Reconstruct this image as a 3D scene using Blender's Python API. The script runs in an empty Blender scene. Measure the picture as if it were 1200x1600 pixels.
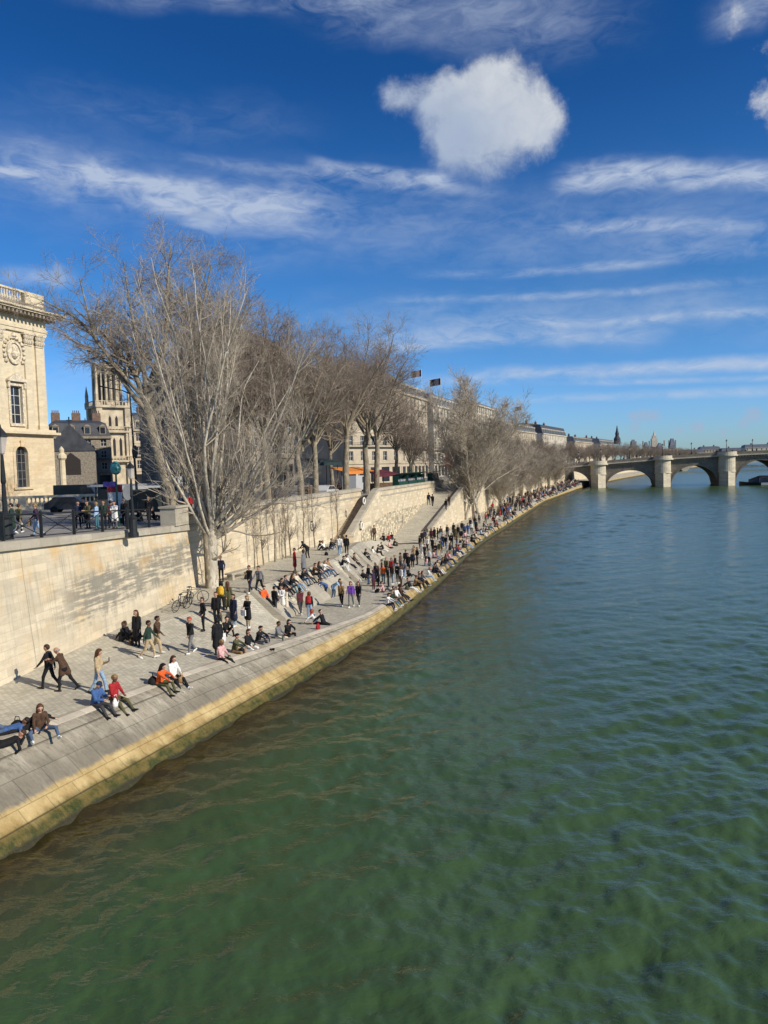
import bpy, math, random
import numpy as np
from mathutils import Vector, Matrix
sc = bpy.context.scene
COL = sc.collection
rad = math.radians

# ---------------------------------------------------------------- camera
F, EYE = 1155.0, 10.2                       # focal length in pixels of a 1200 x 1600 frame, eye height over the water
PITCH, ROLL = rad(3.47), rad(-1.6)
_f = np.array([0, math.cos(PITCH), -math.sin(PITCH)])
_r = np.array([1.0, 0, 0]); _u = np.cross(_r, _f)
_c, _s = math.cos(ROLL), math.sin(ROLL)
_r2 = _c * _r + _s * _u; _u2 = -_s * _r + _c * _u
EYEP = np.array([0, 0, EYE])

def ray(px, py):
    return (px - 600) / F * _r2 - (py - 800) / F * _u2 + _f

def atY(px, py, Y):
    d = ray(px, py)
    return EYEP + d * (Y / d[1])

cam = bpy.data.objects.new('camera', bpy.data.cameras.new('camera'))
COL.objects.link(cam)
cam.data.sensor_fit = 'VERTICAL'; cam.data.sensor_height = 24
cam.data.lens = F / 1600 * 24
cam.data.clip_end = 20000; cam.data.clip_start = 0.1
cam.matrix_world = Matrix(((_r2[0], _u2[0], -_f[0], 0), (_r2[1], _u2[1], -_f[1], 0), (_r2[2], _u2[2], -_f[2], EYE), (0, 0, 0, 1)))
sc.camera = cam

# ---------------------------------------------------------------- site plan: the waterline runs away to the right, t is metres inland from it
_WY = np.array([-60, 0, 19.3, 24.3, 31, 45.8, 66, 80, 95, 120, 150, 190, 271, 300, 400, 600, 1000, 3000.])
_WX = np.array([-41, -17.8, -10.5, -8.7, -5.7, -.1, 5.3, 8.6, 12.5, 20.3, 29.3, 41.5, 71.5, 83, 128, 225, 440, 1500.])
_gy = np.arange(-60, 3001, 1.0); _gx = np.interp(_gy, _WY, _WX)
for _ in range(3):
    _gx[3:-3] = sum(_gx[3 + j:len(_gx) - 3 + j] for j in range(-3, 4)) / 7
def Xw(Y): return np.interp(Y, _gy, _gx)
def ip(*pts):
    a = np.array(pts, float)
    return lambda Y: np.interp(Y, a[:, 0], a[:, 1])
t_kerb = ip((0, 2.3), (24, 2.2), (31, 2.3), (38, 1.8), (46, 1.0), (60, .62), (130, .55), (300, .55))
z_kerb = ip((0, 2.9), (15, 2.5), (24, 2.2), (29, 2.0), (38, 1.4), (46, 1.0), (60, .88), (95, .88), (130, 1.0), (212, 1.3), (300, 2.2))
z_inner = ip((0, 3.0), (15, 2.6), (27, 2.42), (45, 2.9), (72, 2.8), (92, 1.4), (95, 1.15), (130, 1.3), (212, 1.6), (300, 2.5))
t_mid = ip((0, 6), (60, 6.2), (70, 7.5), (82, 9.2), (95, 9.5))
blend = ip((34, 0), (45, 1), (92, 1), (95, 0))
z_street = ip((0, 7.9), (15, 7.6), (27, 7.45), (45, 6.9), (60, 6.9), (3000, 7.2))
z_ramp = ip((88.5, 1.0), (92.6, 1.33), (94, 1.6), (122, 6.3), (128, 6.95))
def N_(Y): return -14.46 + .15 * (Y - 27)            # foot of the near wall
def W_(Y): return -12.6 + .235 * (Y - 45.5)          # foot of the inner wall
def R_(Y): return -3.4 + .27 * (Y - 76)              # wall on the town side of the ramp
def O_(Y):                                           # wall on the river side of the ramp, then the far quay wall
    Y = np.asarray(Y, float)
    a = R_(Y) + 4.5; b = Xw(Y) - 7.2
    return np.where(Y < 120, a, np.where(Y > 140, b, a + (b - a) * (Y - 120) / 20))
def wallX(Y):
    Y = np.asarray(Y, float)
    return np.where(Y < 45.5, N_(Y), np.where(Y < 76, W_(Y), np.where(Y < 93, R_(Y), O_(Y))))
def edgeX(Y):                                        # river edge of the street
    Y = np.asarray(Y, float)
    return np.where(Y < 45.5, N_(Y) - .45, np.where(Y < 88.5, W_(Y) - .2, np.where(Y < 134, R_(Y) - .2, O_(Y) - .2)))
def z_quay(Y, t):
    a = t_kerb(Y) + (t_mid(Y) - t_kerb(Y)) * blend(Y)
    b = (Xw(Y) - wallX(Y)) * (1 - blend(Y)) + (a + 1.4) * blend(Y)
    q = np.clip((t - a) / np.maximum(b - a, .1), 0, 1)
    zk = z_kerb(Y)
    z = zk + (z_inner(Y) - zk) * q
    p = np.clip(t / t_kerb(Y), -1, 1)
    return np.where(t < t_kerb(Y), zk * (1 - np.abs(1 - np.clip(p, 0, 1)) ** 1.55) + np.minimum(p, 0) * 1.2, z)

def zground(X, Y):
    t = Xw(Y) - X
    if Y > 93 and Y < 134 and R_(Y) < X < O_(Y) - .3: return float(z_ramp(Y))
    if X < wallX(Y): return float(z_street(Y))
    return float(z_quay(Y, t))

def hit(px, py, ymin=8.0):
    """the point of the ground that pixel (px, py) of the photograph looks at"""
    d = ray(px, py); d = d / d[1]
    Y = ymin
    while Y < 600:
        p = EYEP + d * Y
        if p[2] < zground(p[0], p[1]): break
        Y += .05 if Y < 150 else .2
    return p

# ---------------------------------------------------------------- mesh builder
class MB:
    def __init__(s): s.v = []; s.f = []; s.m = []
    def add(s, vs, fs, mi=0):
        o = len(s.v); s.v += [tuple(map(float, v)) for v in vs]
        s.f += [tuple(i + o for i in f) for f in fs]; s.m += [mi] * len(fs); return s
    def box(s, x0, x1, y0, y1, z0, z1, mi=0):
        return s.add([(x, y, z) for z in (z0, z1) for x, y in ((x0, y0), (x1, y0), (x1, y1), (x0, y1))],
                     [(3, 2, 1, 0), (4, 5, 6, 7), (0, 1, 5, 4), (1, 2, 6, 5), (2, 3, 7, 6), (3, 0, 4, 7)], mi)
    def rbox(s, c, sx, sy, sz, rot=0, mi=0):
        """box standing on c, turned about z"""
        cr, sr = math.cos(rot), math.sin(rot)
        vs = []
        for z in (0, sz):
            for x, y in ((-sx, -sy), (sx, -sy), (sx, sy), (-sx, sy)):
                x *= .5; y *= .5
                vs.append((c[0] + x * cr - y * sr, c[1] + x * sr + y * cr, c[2] + z))
        return s.add(vs, [(3, 2, 1, 0), (4, 5, 6, 7), (0, 1, 5, 4), (1, 2, 6, 5), (2, 3, 7, 6), (3, 0, 4, 7)], mi)
    def tube(s, p, r, n=6, mi=0, cap=True):
        """tube along a list of points with one radius each"""
        p = [Vector(q) for q in p]
        if not hasattr(r, '__len__'): r = [r] * len(p)
        o = []
        for i, q in enumerate(p):
            t = (p[min(i + 1, len(p) - 1)] - p[max(i - 1, 0)]).normalized()
            a = t.cross(Vector((0, 0, 1)) if abs(t.z) < .9 else Vector((1, 0, 0))).normalized(); b = t.cross(a)
            o += [q + (a * math.cos(2 * math.pi * k / n) + b * math.sin(2 * math.pi * k / n)) * r[i] for k in range(n)]
        fs = [(i * n + k, i * n + (k + 1) % n, (i + 1) * n + (k + 1) % n, (i + 1) * n + k) for i in range(len(p) - 1) for k in range(n)]
        if cap: fs += [tuple(range(n))[::-1], tuple(range((len(p) - 1) * n, len(p) * n))]
        return s.add(o, fs, mi)
    def lathe(s, c, prof, n=12, mi=0, sx=1, sy=1, a0=0.0):
        vs = [(c[0] + sx * r * math.cos(a0 + 2 * math.pi * k / n), c[1] + sy * r * math.sin(a0 + 2 * math.pi * k / n), c[2] + z) for r, z in prof for k in range(n)]
        L = len(prof)
        fs = [(i * n + k, i * n + (k + 1) % n, (i + 1) * n + (k + 1) % n, (i + 1) * n + k) for i in range(L - 1) for k in range(n)]
        fs += [tuple(range(n))[::-1], tuple(range((L - 1) * n, L * n))]
        return s.add(vs, fs, mi)
    def prism(s, poly, y0, y1, mi=0):
        """polygon in x, z carried from y0 to y1"""
        n = len(poly)
        vs = [(x, y0, z) for x, z in poly] + [(x, y1, z) for x, z in poly]
        return s.add(vs, [tuple(range(n)), tuple(range(n, 2 * n))[::-1]] + [(i, i + n, (i + 1) % n + n, (i + 1) % n) for i in range(n)], mi)
    def build(s, name, mats, parent=None, smooth=False):
        me = bpy.data.meshes.new(name)
        me.from_pydata(s.v, [], s.f); me.validate()
        import bmesh
        b = bmesh.new(); b.from_mesh(me); bmesh.ops.recalc_face_normals(b, faces=b.faces); b.to_mesh(me); b.free()
        if not isinstance(mats, (list, tuple)): mats = [mats]
        for m in mats: me.materials.append(m)
        if len(mats) > 1 and len(me.polygons) == len(s.m): me.polygons.foreach_set('material_index', s.m)
        if smooth: me.polygons.foreach_set('use_smooth', [True] * len(me.polygons))
        return link(name, me, parent)

def link(name, me, parent=None):
    o = bpy.data.objects.new(name, me); COL.objects.link(o)
    if parent: o.parent = parent
    return o
def tag(o, label=None, cat=None, group=None, kind=None):
    if label: o['label'] = label
    if cat: o['category'] = cat
    if group: o['group'] = group
    if kind: o['kind'] = kind
    return o
def thing(name, label, cat, loc=(0, 0, 0), rz=0, group=None):
    o = bpy.data.objects.new(name, None); COL.objects.link(o); o.empty_display_size = .2
    o.location = tuple(map(float, loc)); o.rotation_euler.z = rz
    return tag(o, label, cat, group, 'thing')
def kids(o): return [c for c in bpy.data.objects if c.parent == o]
def copy_tree(o, loc=None, rz=None, label=None, group=None, parent=None, scale=None):
    c = o.copy(); COL.objects.link(c); c.parent = parent
    for ch in o.children: copy_tree(ch, parent=c)
    if loc is not None: c.location = tuple(map(float, loc))
    if rz is not None: c.rotation_euler.z = rz
    if scale is not None: c.scale = scale if hasattr(scale, '__len__') else (scale,) * 3
    if label: c['label'] = label
    if group: c['group'] = group
    return c
def np_mesh(name, V, Q, mats, smooth=True, mi=None, uv=None):
    """mesh from arrays of vertices and of faces that all have the same number of corners"""
    me = bpy.data.meshes.new(name); k = Q.shape[1]
    me.vertices.add(len(V)); me.vertices.foreach_set('co', np.ascontiguousarray(V, dtype=np.float32).ravel())
    me.loops.add(Q.size); me.loops.foreach_set('vertex_index', np.ascontiguousarray(Q, dtype=np.int32).ravel())
    me.polygons.add(len(Q)); me.polygons.foreach_set('loop_start', np.arange(0, Q.size, k, dtype=np.int32))
    for m in mats: me.materials.append(m)
    if mi is not None: me.polygons.foreach_set('material_index', np.ascontiguousarray(mi, dtype=np.int32))
    me.polygons.foreach_set('use_smooth', [smooth] * len(Q))
    if uv is not None:
        l = me.uv_layers.new(name='uv'); l.data.foreach_set('uv', np.ascontiguousarray(uv[Q.ravel()], dtype=np.float32).ravel())
    me.update(calc_edges=True); return me
def grid_obj(name, A, B, fn, mat, smooth=True):
    """sheet over parameters A x B, fn gives x, y, z arrays; uv = (A, B)"""
    a, b = np.meshgrid(A, B, indexing='ij')
    x, y, z = fn(a, b)
    V = np.stack([x, y, z], -1).reshape(-1, 3); n, m = a.shape
    i = (np.arange(n - 1)[:, None] * m + np.arange(m - 1)[None]).ravel()
    Q = np.stack([i, i + 1, i + m + 1, i + m], 1)
    p = V[Q[len(Q) // 2]]
    if np.cross(p[1] - p[0], p[3] - p[0])[2] < 0: Q = Q[:, ::-1]
    return link(name, np_mesh(name, V, Q, [mat], smooth, uv=np.stack([a, b], -1).reshape(-1, 2)))

# ---------------------------------------------------------------- materials
class NT:
    def __init__(s, tree): s.t = tree
    def n(s, typ, **kw):
        nd = s.t.nodes.new(typ); ins = kw.pop('ins', {})
        for k, v in kw.items(): setattr(nd, k, v)
        for k, v in ins.items():
            if isinstance(v, bpy.types.NodeSocket): s.t.links.new(v, nd.inputs[k])
            else: nd.inputs[k].default_value = v
        return nd
    def math(s, op, a, b=0.0, c=0.0, clamp=False):
        return s.n('ShaderNodeMath', operation=op, use_clamp=clamp, ins={0: a, 1: b, 2: c}).outputs[0]
    def mix(s, f, a, b, mode='MIX'):
        nd = s.n('ShaderNodeMix', data_type='RGBA', blend_type=mode, ins={0: f})
        for k, v in ((6, a), (7, b)):
            if isinstance(v, bpy.types.NodeSocket): s.t.links.new(v, nd.inputs[k])
            else: nd.inputs[k].default_value = (*v[:3], 1)
        return nd.outputs[2]
    def noise(s, vec, scale, detail=4, rough=.55, dist=0.0):
        return s.n('ShaderNodeTexNoise', ins={'Vector': vec, 'Scale': scale, 'Detail': detail, 'Roughness': rough, 'Distortion': dist}).outputs[0]
    def ramp(s, v, lo, hi, smooth=True):
        return s.n('ShaderNodeMapRange', interpolation_type='SMOOTHSTEP' if smooth else 'LINEAR', ins={0: v, 1: lo, 2: hi, 3: 0.0, 4: 1.0}).outputs[0]
    def map(s, vec, scale=(1, 1, 1), loc=(0, 0, 0), rot=(0, 0, 0)):
        return s.n('ShaderNodeMapping', ins={0: vec, 1: loc, 2: rot, 3: scale}).outputs[0]
    def sep(s, vec): return s.n('ShaderNodeSeparateXYZ', ins={0: vec}).outputs
    def comb(s, x, y, z): return s.n('ShaderNodeCombineXYZ', ins={0: x, 1: y, 2: z}).outputs[0]
def newmat(name):
    m = bpy.data.materials.new(name); m.use_nodes = True
    t = NT(m.node_tree); b = m.node_tree.nodes['Principled BSDF']
    return m, t, b
def S(c):
    """colour from 0..255 display values"""
    return tuple((v / 255 / 12.92 if v / 255 <= .04045 else ((v / 255 + .055) / 1.055) ** 2.4) for v in c)
_plain = {}
def mat(name, col, rough=.8, var=.25, scale=3.0, bump=0.0, metal=0.0, spec=.3, obj=False):
    """one colour with noise in its lightness"""
    key = (name, col, rough)
    if key in _plain: return _plain[key]
    m, t, b = newmat(name)
    tc = t.n('ShaderNodeTexCoord').outputs['Object']
    n1 = t.noise(tc, scale, 5); f = t.ramp(n1, .3, .7)
    lo = tuple(c * (1 - var) for c in col); hi = tuple(min(1, c * (1 + var)) for c in col)
    t.t.links.new(t.mix(f, lo, hi), b.inputs['Base Color'])
    b.inputs['Roughness'].default_value = rough; b.inputs['Metallic'].default_value = metal
    b.inputs['Specular IOR Level'].default_value = spec
    if bump:
        t.t.links.new(t.n('ShaderNodeBump', ins={'Strength': bump, 'Distance': .05, 'Height': t.noise(tc, scale * 4, 6)}).outputs[0], b.inputs['Normal'])
    _plain[key] = m
    return m
def stone(name, col, bw=.9, bh=.38, axis='Y', joint=.55, var=.22, stain=(.35, .32, .27), stain_amt=.35, warm=None, drip=False, bump=.35, local=False):
    """coursed masonry: blocks, joints, block-to-block tone, weather stains"""
    m, t, b = newmat(name)
    if local: pos = t.n('ShaderNodeTexCoord').outputs['Object']
    else: pos = t.n('ShaderNodeNewGeometry').outputs['Position']
    x, y, z = t.sep(pos)[:3]
    along = {'Y': y, 'X': x, 'XY': t.math('ADD', t.math('MULTIPLY', x, .72), t.math('MULTIPLY', y, .95))}[axis]
    v = t.comb(along, z, 0.0)
    br = t.n('ShaderNodeTexBrick', offset=.5, ins={'Vector': v, 'Scale': 1.0, 'Mortar Size': .012, 'Mortar Smooth': .3, 'Bias': 0.0, 'Brick Width': bw, 'Row Height': bh,
             'Color1': (0, 0, 0, 1), 'Color2': (1, 1, 1, 1), 'Mortar': (.5, .5, .5, 1)})
    tone = t.mix(t.sep(br.outputs[0])[0], tuple(c * (1 - var) for c in col), tuple(min(1, c * (1 + var * .7)) for c in col))
    if warm:
        tone = t.mix(t.math('MULTIPLY', t.ramp(t.noise(pos, .35, 4), .48, .7), .8), tone, warm)
    tone = t.mix(t.math('MULTIPLY', t.ramp(t.noise(t.map(pos, (1, 1, 2.5)), 1.3, 8, .65), .35, .7), .45), tone, tuple(c * .62 for c in col))
    dirt = t.noise(t.map(v, (1.6, .25, 1)), 1.0, 7, .62)
    tone = t.mix(t.math('MULTIPLY', t.ramp(dirt, .5, .72), stain_amt), tone, stain)
    if drip:      # the grey weathered band that crosses this wall, with its streaks
        g = t.noise(t.map(v, (.16, .5, 1)), 1.0, 4, .5)
        zc = t.math('ADD', t.math('MULTIPLY', y, .055), 2.75)
        band = t.math('SUBTRACT', 1.0, t.math('MULTIPLY', t.math('ABSOLUTE', t.math('SUBTRACT', z, zc)), .75), clamp=True)
        yy = t.ramp(y, 29.5, 34.0)
        d2 = t.noise(t.map(v, (1.5, .5, 1)), 1.0, 8, .72)
        k = t.math('MULTIPLY', t.math('MULTIPLY', t.ramp(t.math('ADD', band, t.math('MULTIPLY', t.math('SUBTRACT', d2, .5), 1.7)), .0, .5), yy), t.ramp(t.math('ADD', t.math('MULTIPLY', t.noise(t.map(v, (.5, 6.5, 1)), 1.0, 5, .6), .6), t.math('MULTIPLY', t.noise(t.map(v, (1.1, .7, 1)), 1.0, 6, .7), .4)), .42, .53))
        st_ = t.ramp(t.noise(t.map(v, (7, .22, 1)), 1.0, 4, .6), .5, .68)
        tone = t.mix(t.math('MULTIPLY', k, .72), tone, (.13, .13, .115))
        tone = t.mix(t.math('MULTIPLY', t.math('MULTIPLY', st_, t.ramp(t.noise(t.map(v, (.3, .3, 1)), 1.0, 3), .45, .6)), .38), tone, (.17, .15, .11))
        og = t.math('MULTIPLY', t.ramp(t.noise(t.map(v, (.45, .6, 1)), 1.0, 5, .6), .5, .66), t.ramp(z, 4.4, 6.2))
        tone = t.mix(t.math('MULTIPLY', og, .7), tone, (.56, .37, .165))
        cr = t.ramp(t.math('ABSOLUTE', t.math('SUBTRACT', t.math('ADD', y, t.math('MULTIPLY', d2, .25)), 29.55)), .035, .01)
        tone = t.mix(t.math('MULTIPLY', cr, .6), tone, (.2, .17, .12))
    col2 = t.mix(t.math('MULTIPLY', br.outputs[1], joint), tone, tuple(c * .45 for c in col))
    t.t.links.new(col2, b.inputs['Base Color'])
    b.inputs['Roughness'].default_value = .9; b.inputs['Specular IOR Level'].default_value = .2
    h = t.math('SUBTRACT', t.math('MULTIPLY', t.noise(pos, 9, 6), .5), t.math('MULTIPLY', br.outputs[1], .7))
    t.t.links.new(t.n('ShaderNodeBump', ins={'Strength': bump, 'Distance': .04, 'Height': h}).outputs[0], b.inputs['Normal'])
    return m
vs_ = sc.view_settings
vs_.view_transform = 'Standard'; vs_.look = 'None'; vs_.exposure = 0.0; vs_.gamma = 1.0
# ================================================================ sky, sun
SUN_AZ = (.87, -.5); SUN_EL = rad(31)
_sn = math.hypot(*SUN_AZ); SX, SY = SUN_AZ[0] / _sn, SUN_AZ[1] / _sn
sun = bpy.data.objects.new('sun', bpy.data.lights.new('sun', 'SUN')); COL.objects.link(sun)
sun.data.energy = 5.0; sun.data.angle = rad(.5); sun.data.color = (1, .92, .79)
sun.rotation_euler = Vector((-SX * math.cos(SUN_EL), -SY * math.cos(SUN_EL), -math.sin(SUN_EL))).to_track_quat('-Z', 'Y').to_euler()
world = bpy.data.worlds.new('World'); sc.world = world; world.use_nodes = True
T = NT(world.node_tree)
bg = world.node_tree.nodes['Background']; SKY = .1
bg.inputs['Strength'].default_value = SKY
sky = T.n('ShaderNodeTexSky', sky_type='NISHITA', sun_disc=False, sun_elevation=SUN_EL, sun_rotation=math.atan2(SX, SY), air_density=1.0, dust_density=.35, ozone_density=2.2)
gen = T.n('ShaderNodeTexCoord').outputs['Generated']
dx, dy, dz = T.sep(T.n('ShaderNodeVectorMath', operation='NORMALIZE', ins={0: gen}).outputs[0])[:3]
AZ = T.math('ARCTAN2', dx, dy); EL = T.math('ARCSINE', dz)
mult = T.mix(T.ramp(EL, .26, .52), (.58, .90, 1.26), (.30, .64, .98))
mult = T.mix(T.ramp(EL, .21, .03), mult, (.63, .97, 1.66))
hs = T.n('ShaderNodeHueSaturation', ins={'Saturation': 1.32, 'Value': .93, 'Color': sky.outputs[0]})
skyc = T.mix(1.0, hs.outputs[0], mult, 'MULTIPLY')
P2 = T.comb(AZ, EL, 0.0)
def azel(px, py):
    d = ray(px, py); d = d / np.linalg.norm(d)
    return math.atan2(d[0], d[1]), math.asin(d[2])
n_soft = T.noise(T.map(P2, (5, 16, 1)), 1.0, 6, .6, .4)
n_fine = T.noise(T.map(P2, (22, 60, 1), rot=(0, 0, .12)), 1.0, 6, .62, .9)
n_warp = T.noise(T.map(P2, (7, 9, 1)), 1.0, 4, .5)
warpE = T.math('MULTIPLY', T.math('SUBTRACT', n_warp, .5), .075)
def band(x0, y0, x1, y1, th, amt, fine=.6, end=.25):
    """streak of high cloud lying between two directions of the sky"""
    (a0, e0), (a1, e1) = azel(x0, y0), azel(x1, y1)
    L = math.hypot(a1 - a0, e1 - e0); ca, sa = (a1 - a0) / L, (e1 - e0) / L; w = th / F
    A = T.math('SUBTRACT', AZ, a0); E = T.math('SUBTRACT', T.math('ADD', EL, T.math('MULTIPLY', warpE, min(1, w * 28))), e0)
    u = T.math('DIVIDE', T.math('ADD', T.math('MULTIPLY', A, ca), T.math('MULTIPLY', E, sa)), L)
    v = T.math('DIVIDE', T.math('ABSOLUTE', T.math('SUBTRACT', T.math('MULTIPLY', E, ca), T.math('MULTIPLY', A, sa))), w)
    m = T.math('MULTIPLY', T.ramp(v, 1.0, 0.0), T.math('MULTIPLY', T.ramp(u, -end, end), T.ramp(u, 1 + end, 1 - end)))
    tex = T.math('ADD', T.math('MULTIPLY', T.ramp(n_fine, .3, .72), fine), T.math('MULTIPLY', T.ramp(n_soft, .3, .65), 1 - fine))
    return T.math('MULTIPLY', T.math('MULTIPLY', m, tex), amt)
bands = [band(30, 262, 500, 330, 42, .85, .5), band(60, 262, 330, 292, 16, .5), band(-60, 262, 60, 275, 12, .8), band(495, 258, 700, 284, 16, 1.0, .5, .12), band(880, 278, 1260, 268, 26, 1.05, .55, .1),
         band(-100, 240, 1300, 330, 100, .30, .4), band(520, 505, 1300, 470, 60, .36, .4), band(600, 530, 860, 520, 22, .4), band(680, 592, 1300, 556, 17, .9, .45, .12),
         band(780, 628, 1300, 602, 11, .7, .4), band(500, -5, 940, 28, 60, .45, .5), band(150, -8, 620, -12, 22, .3), band(900, 352, 1120, 346, 12, .45), band(0, 430, 110, 432, 18, .65, .35), band(250, 330, 345, 345, 18, .5, .4),
         band(1000, 395, 1300, 370, 26, .28), band(1120, 20, 1300, -60, 34, .7, .5), band(60, 150, 460, 190, 40, .12), band(700, 430, 1050, 408, 10, .5), band(640, 470, 1150, 440, 9, .4), band(560, 545, 980, 520, 16, .5, .5), band(900, 360, 1260, 350, 12, .45), band(760, 505, 1300, 480, 12, .45), band(330, 250, 760, 300, 14, .4), band(860, 600, 1300, 585, 7, .5), band(-100, 600, 330, 575, 40, .3)]
cir = bands[0]
for b_ in bands[1:]: cir = T.math('ADD', cir, b_)
cir = T.math('MINIMUM', cir, .82)
cw = T.n('ShaderNodeTexNoise', ins={'Vector': T.map(P2, (17, 17, 1)), 'Scale': 1.0, 'Detail': 8, 'Roughness': .62}).outputs[1]
cwx, cwy = T.sep(cw)[:2]
n_puff = T.noise(T.map(P2, (26, 30, 1)), 1.0, 8, .68, .3)
def cumulus(circles, warp=.06, soft=.8, edge=.9, lo=.1):
    out = None
    A = T.math('ADD', AZ, T.math('MULTIPLY', T.math('SUBTRACT', cwx, .5), warp)); E = T.math('ADD', EL, T.math('MULTIPLY', T.math('SUBTRACT', cwy, .5), warp))
    for x, y, r in circles:
        a, e = azel(x, y)
        d = T.math('SQRT', T.math('ADD', T.math('POWER', T.math('SUBTRACT', A, a), 2.0), T.math('POWER', T.math('SUBTRACT', E, e), 2.0)))
        m = T.math('SUBTRACT', 1.0, T.math('DIVIDE', d, r / F), clamp=True)
        out = m if out is None else T.math('ADD', out, m)
    return T.ramp(T.math('ADD', out, T.math('MULTIPLY', T.math('SUBTRACT', n_puff, .5), edge)), lo, soft)
cum = cumulus([(758, 150, 70), (795, 178, 84), (832, 198, 62), (722, 182, 66), (690, 215, 56), (700, 240, 50), (740, 240, 64), (672, 160, 52), (640, 154, 46), (612, 152, 36), (790, 225, 66), (752, 120, 40), (845, 182, 42), (715, 138, 46), (780, 130, 44), (812, 148, 54), (838, 168, 46), (690, 150, 40), (850, 215, 40)], .04, 2.1, 1.9, .3)
cum2 = cumulus([(1212, 150, 36), (1230, 160, 58), (1205, 80, 26), (1150, 25, 24)], .09, 1.7, 1.3, .3)
puff = cumulus([(1172, 645, 15), (1182, 650, 13), (1090, 665, 13), (1095, 668, 9), (1004, 648, 17), (1022, 648, 14), (988, 650, 10), (1130, 676, 9), (992, 667, 11), (1062, 672, 10), (1160, 662, 12)], .016, 1.0, .7, .12)
pinkp = cumulus([(96, 425, 24), (90, 440, 22), (320, 335, 26), (290, 330, 20), (95, 295, 24)], .07, 1.2, 1.0, .2)
allc = T.math('MAXIMUM', T.math('MAXIMUM', T.math('MULTIPLY', cum, .97), cum2), T.math('MAXIMUM', T.math('MULTIPLY', puff, .6), T.math('MULTIPLY', pinkp, .45)))
shade = T.ramp(T.math('ADD', T.math('ADD', T.math('MULTIPLY', AZ, .55), T.math('MULTIPLY', EL, 1.25)), T.math('MULTIPLY', T.math('SUBTRACT', n_warp, .5), .34)), .47, .74)
cumc = T.mix(shade, (3.6, 4.5, 6.1), (6.6, 6.9, 7.3))
cumc = T.mix(T.math('MULTIPLY', T.ramp(n_puff, .62, .3), .35), cumc, (3.6, 4.3, 5.6))
c1 = T.mix(cir, skyc, (5.2, 6.0, 7.4))
T.t.links.new(T.mix(allc, c1, cumc), bg.inputs['Color'])

# ================================================================ water
m_water, t, b = newmat('river_water')
pos = t.n('ShaderNodeNewGeometry').outputs['Position']
uvn = t.n('ShaderNodeUVMap'); _, shore, _ = t.sep(uvn.outputs[0])[:3]
dist_ = t.n('ShaderNodeVectorMath', operation='LENGTH', ins={0: pos}).outputs[1]
rip = t.noise(t.map(pos, (3.4, 6.4, 1), rot=(0, 0, rad(-15))), 1.0, 3, .55, .5)
bmp = t.n('ShaderNodeBump', ins={'Strength': .7, 'Distance': .035, 'Height': rip})
deep = t.mix(t.ramp(t.noise(t.map(pos, (.05, .05, 1)), 1.0, 4, .6), .3, .7), (.040, .074, .025), (.056, .101, .042))
shal = t.mix(t.ramp(shore, .4, 2.2), (.040, .030, .010), (.044, .048, .021))
wc = t.mix(t.ramp(shore, 1.2, 6.0), shal, deep)
t.t.links.new(wc, b.inputs['Base Color']); t.t.links.new(bmp.outputs[0], b.inputs['Normal'])
t.t.links.new(t.math('ADD', .04, t.math('MULTIPLY', t.ramp(dist_, 25.0, 260.0, False), .19)), b.inputs['Roughness']); b.inputs['IOR'].default_value = 1.333; b.inputs['Specular IOR Level'].default_value = .5
# real wavelets: a sheet that is fine near the quay and coarser far away, heights summed from many small waves
rr = np.concatenate([[.5, 4], 8 * np.exp(np.arange(0, 1140) * .0052), [3600, 5000, 8000]]); aa = np.radians(np.arange(-80, 80.01, .15))
rr_, aa_ = np.meshgrid(rr, aa, indexing='ij'); wx = rr_ * np.sin(aa_); wy = rr_ * np.cos(aa_)
rw_ = np.random.default_rng(8); wh = np.zeros_like(wx)
cell = np.maximum(rr_ * .0052, rr_ * math.radians(.15))
patch = .62 + .28 * np.sin(wx * .045 + 1.3 * np.sin(wy * .031)) * np.cos(wy * .04 - wx * .017 + .8) + .2 * np.sin(wx * .11 - wy * .085 + 2 * np.sin(wx * .023))
patch = np.clip(patch, .18, 1.2)
for i in range(72):
    lam = .30 * (7.0 / .30) ** ((i + rw_.uniform(0, 1)) / 72); th = rad(118) + rw_.normal(0, .75)
    k_ = 2 * math.pi / lam; sl_ = .046 if lam < .75 else .054 if lam < 2.4 else .022
    ph = k_ * (wx * math.cos(th) + wy * math.sin(th)) + rw_.uniform(0, 6.28) + .9 * np.sin(wx * .21 / lam ** .5 + i) + .9 * np.sin(wy * .17 / lam ** .5 + 2 * i)
    w_ = np.sin(ph); w_ = w_ + .38 * np.cos(2 * ph) + .12 * np.sin(3 * ph)
    wh += sl_ / k_ * w_ * np.clip((lam / cell - 2.0) / 2.5, 0, 1)
wh *= patch * np.clip((9000 - rr_) / 9000, 0, 1)
n0, n1 = wx.shape; i0 = (np.arange(n0 - 1)[:, None] * n1 + np.arange(n1 - 1)[None]).ravel()
river = link('river', np_mesh('river', np.stack([wx, wy, wh], -1).reshape(-1, 3), np.stack([i0, i0 + n1, i0 + n1 + 1, i0 + 1], 1)[:, ::-1], [m_water], True, uv=np.stack([rr_, wx - Xw(wy)], -1).reshape(-1, 2)))
tag(river, 'green rippled river water beside the stone quay', 'river', kind='structure')
m_land = mat('far_ground', (.09, .085, .06), scale=.01)
land = MB().box(-9000, 9000, -400, 16000, -6, -3).build('ground', m_land); tag(land, kind='structure')

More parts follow.
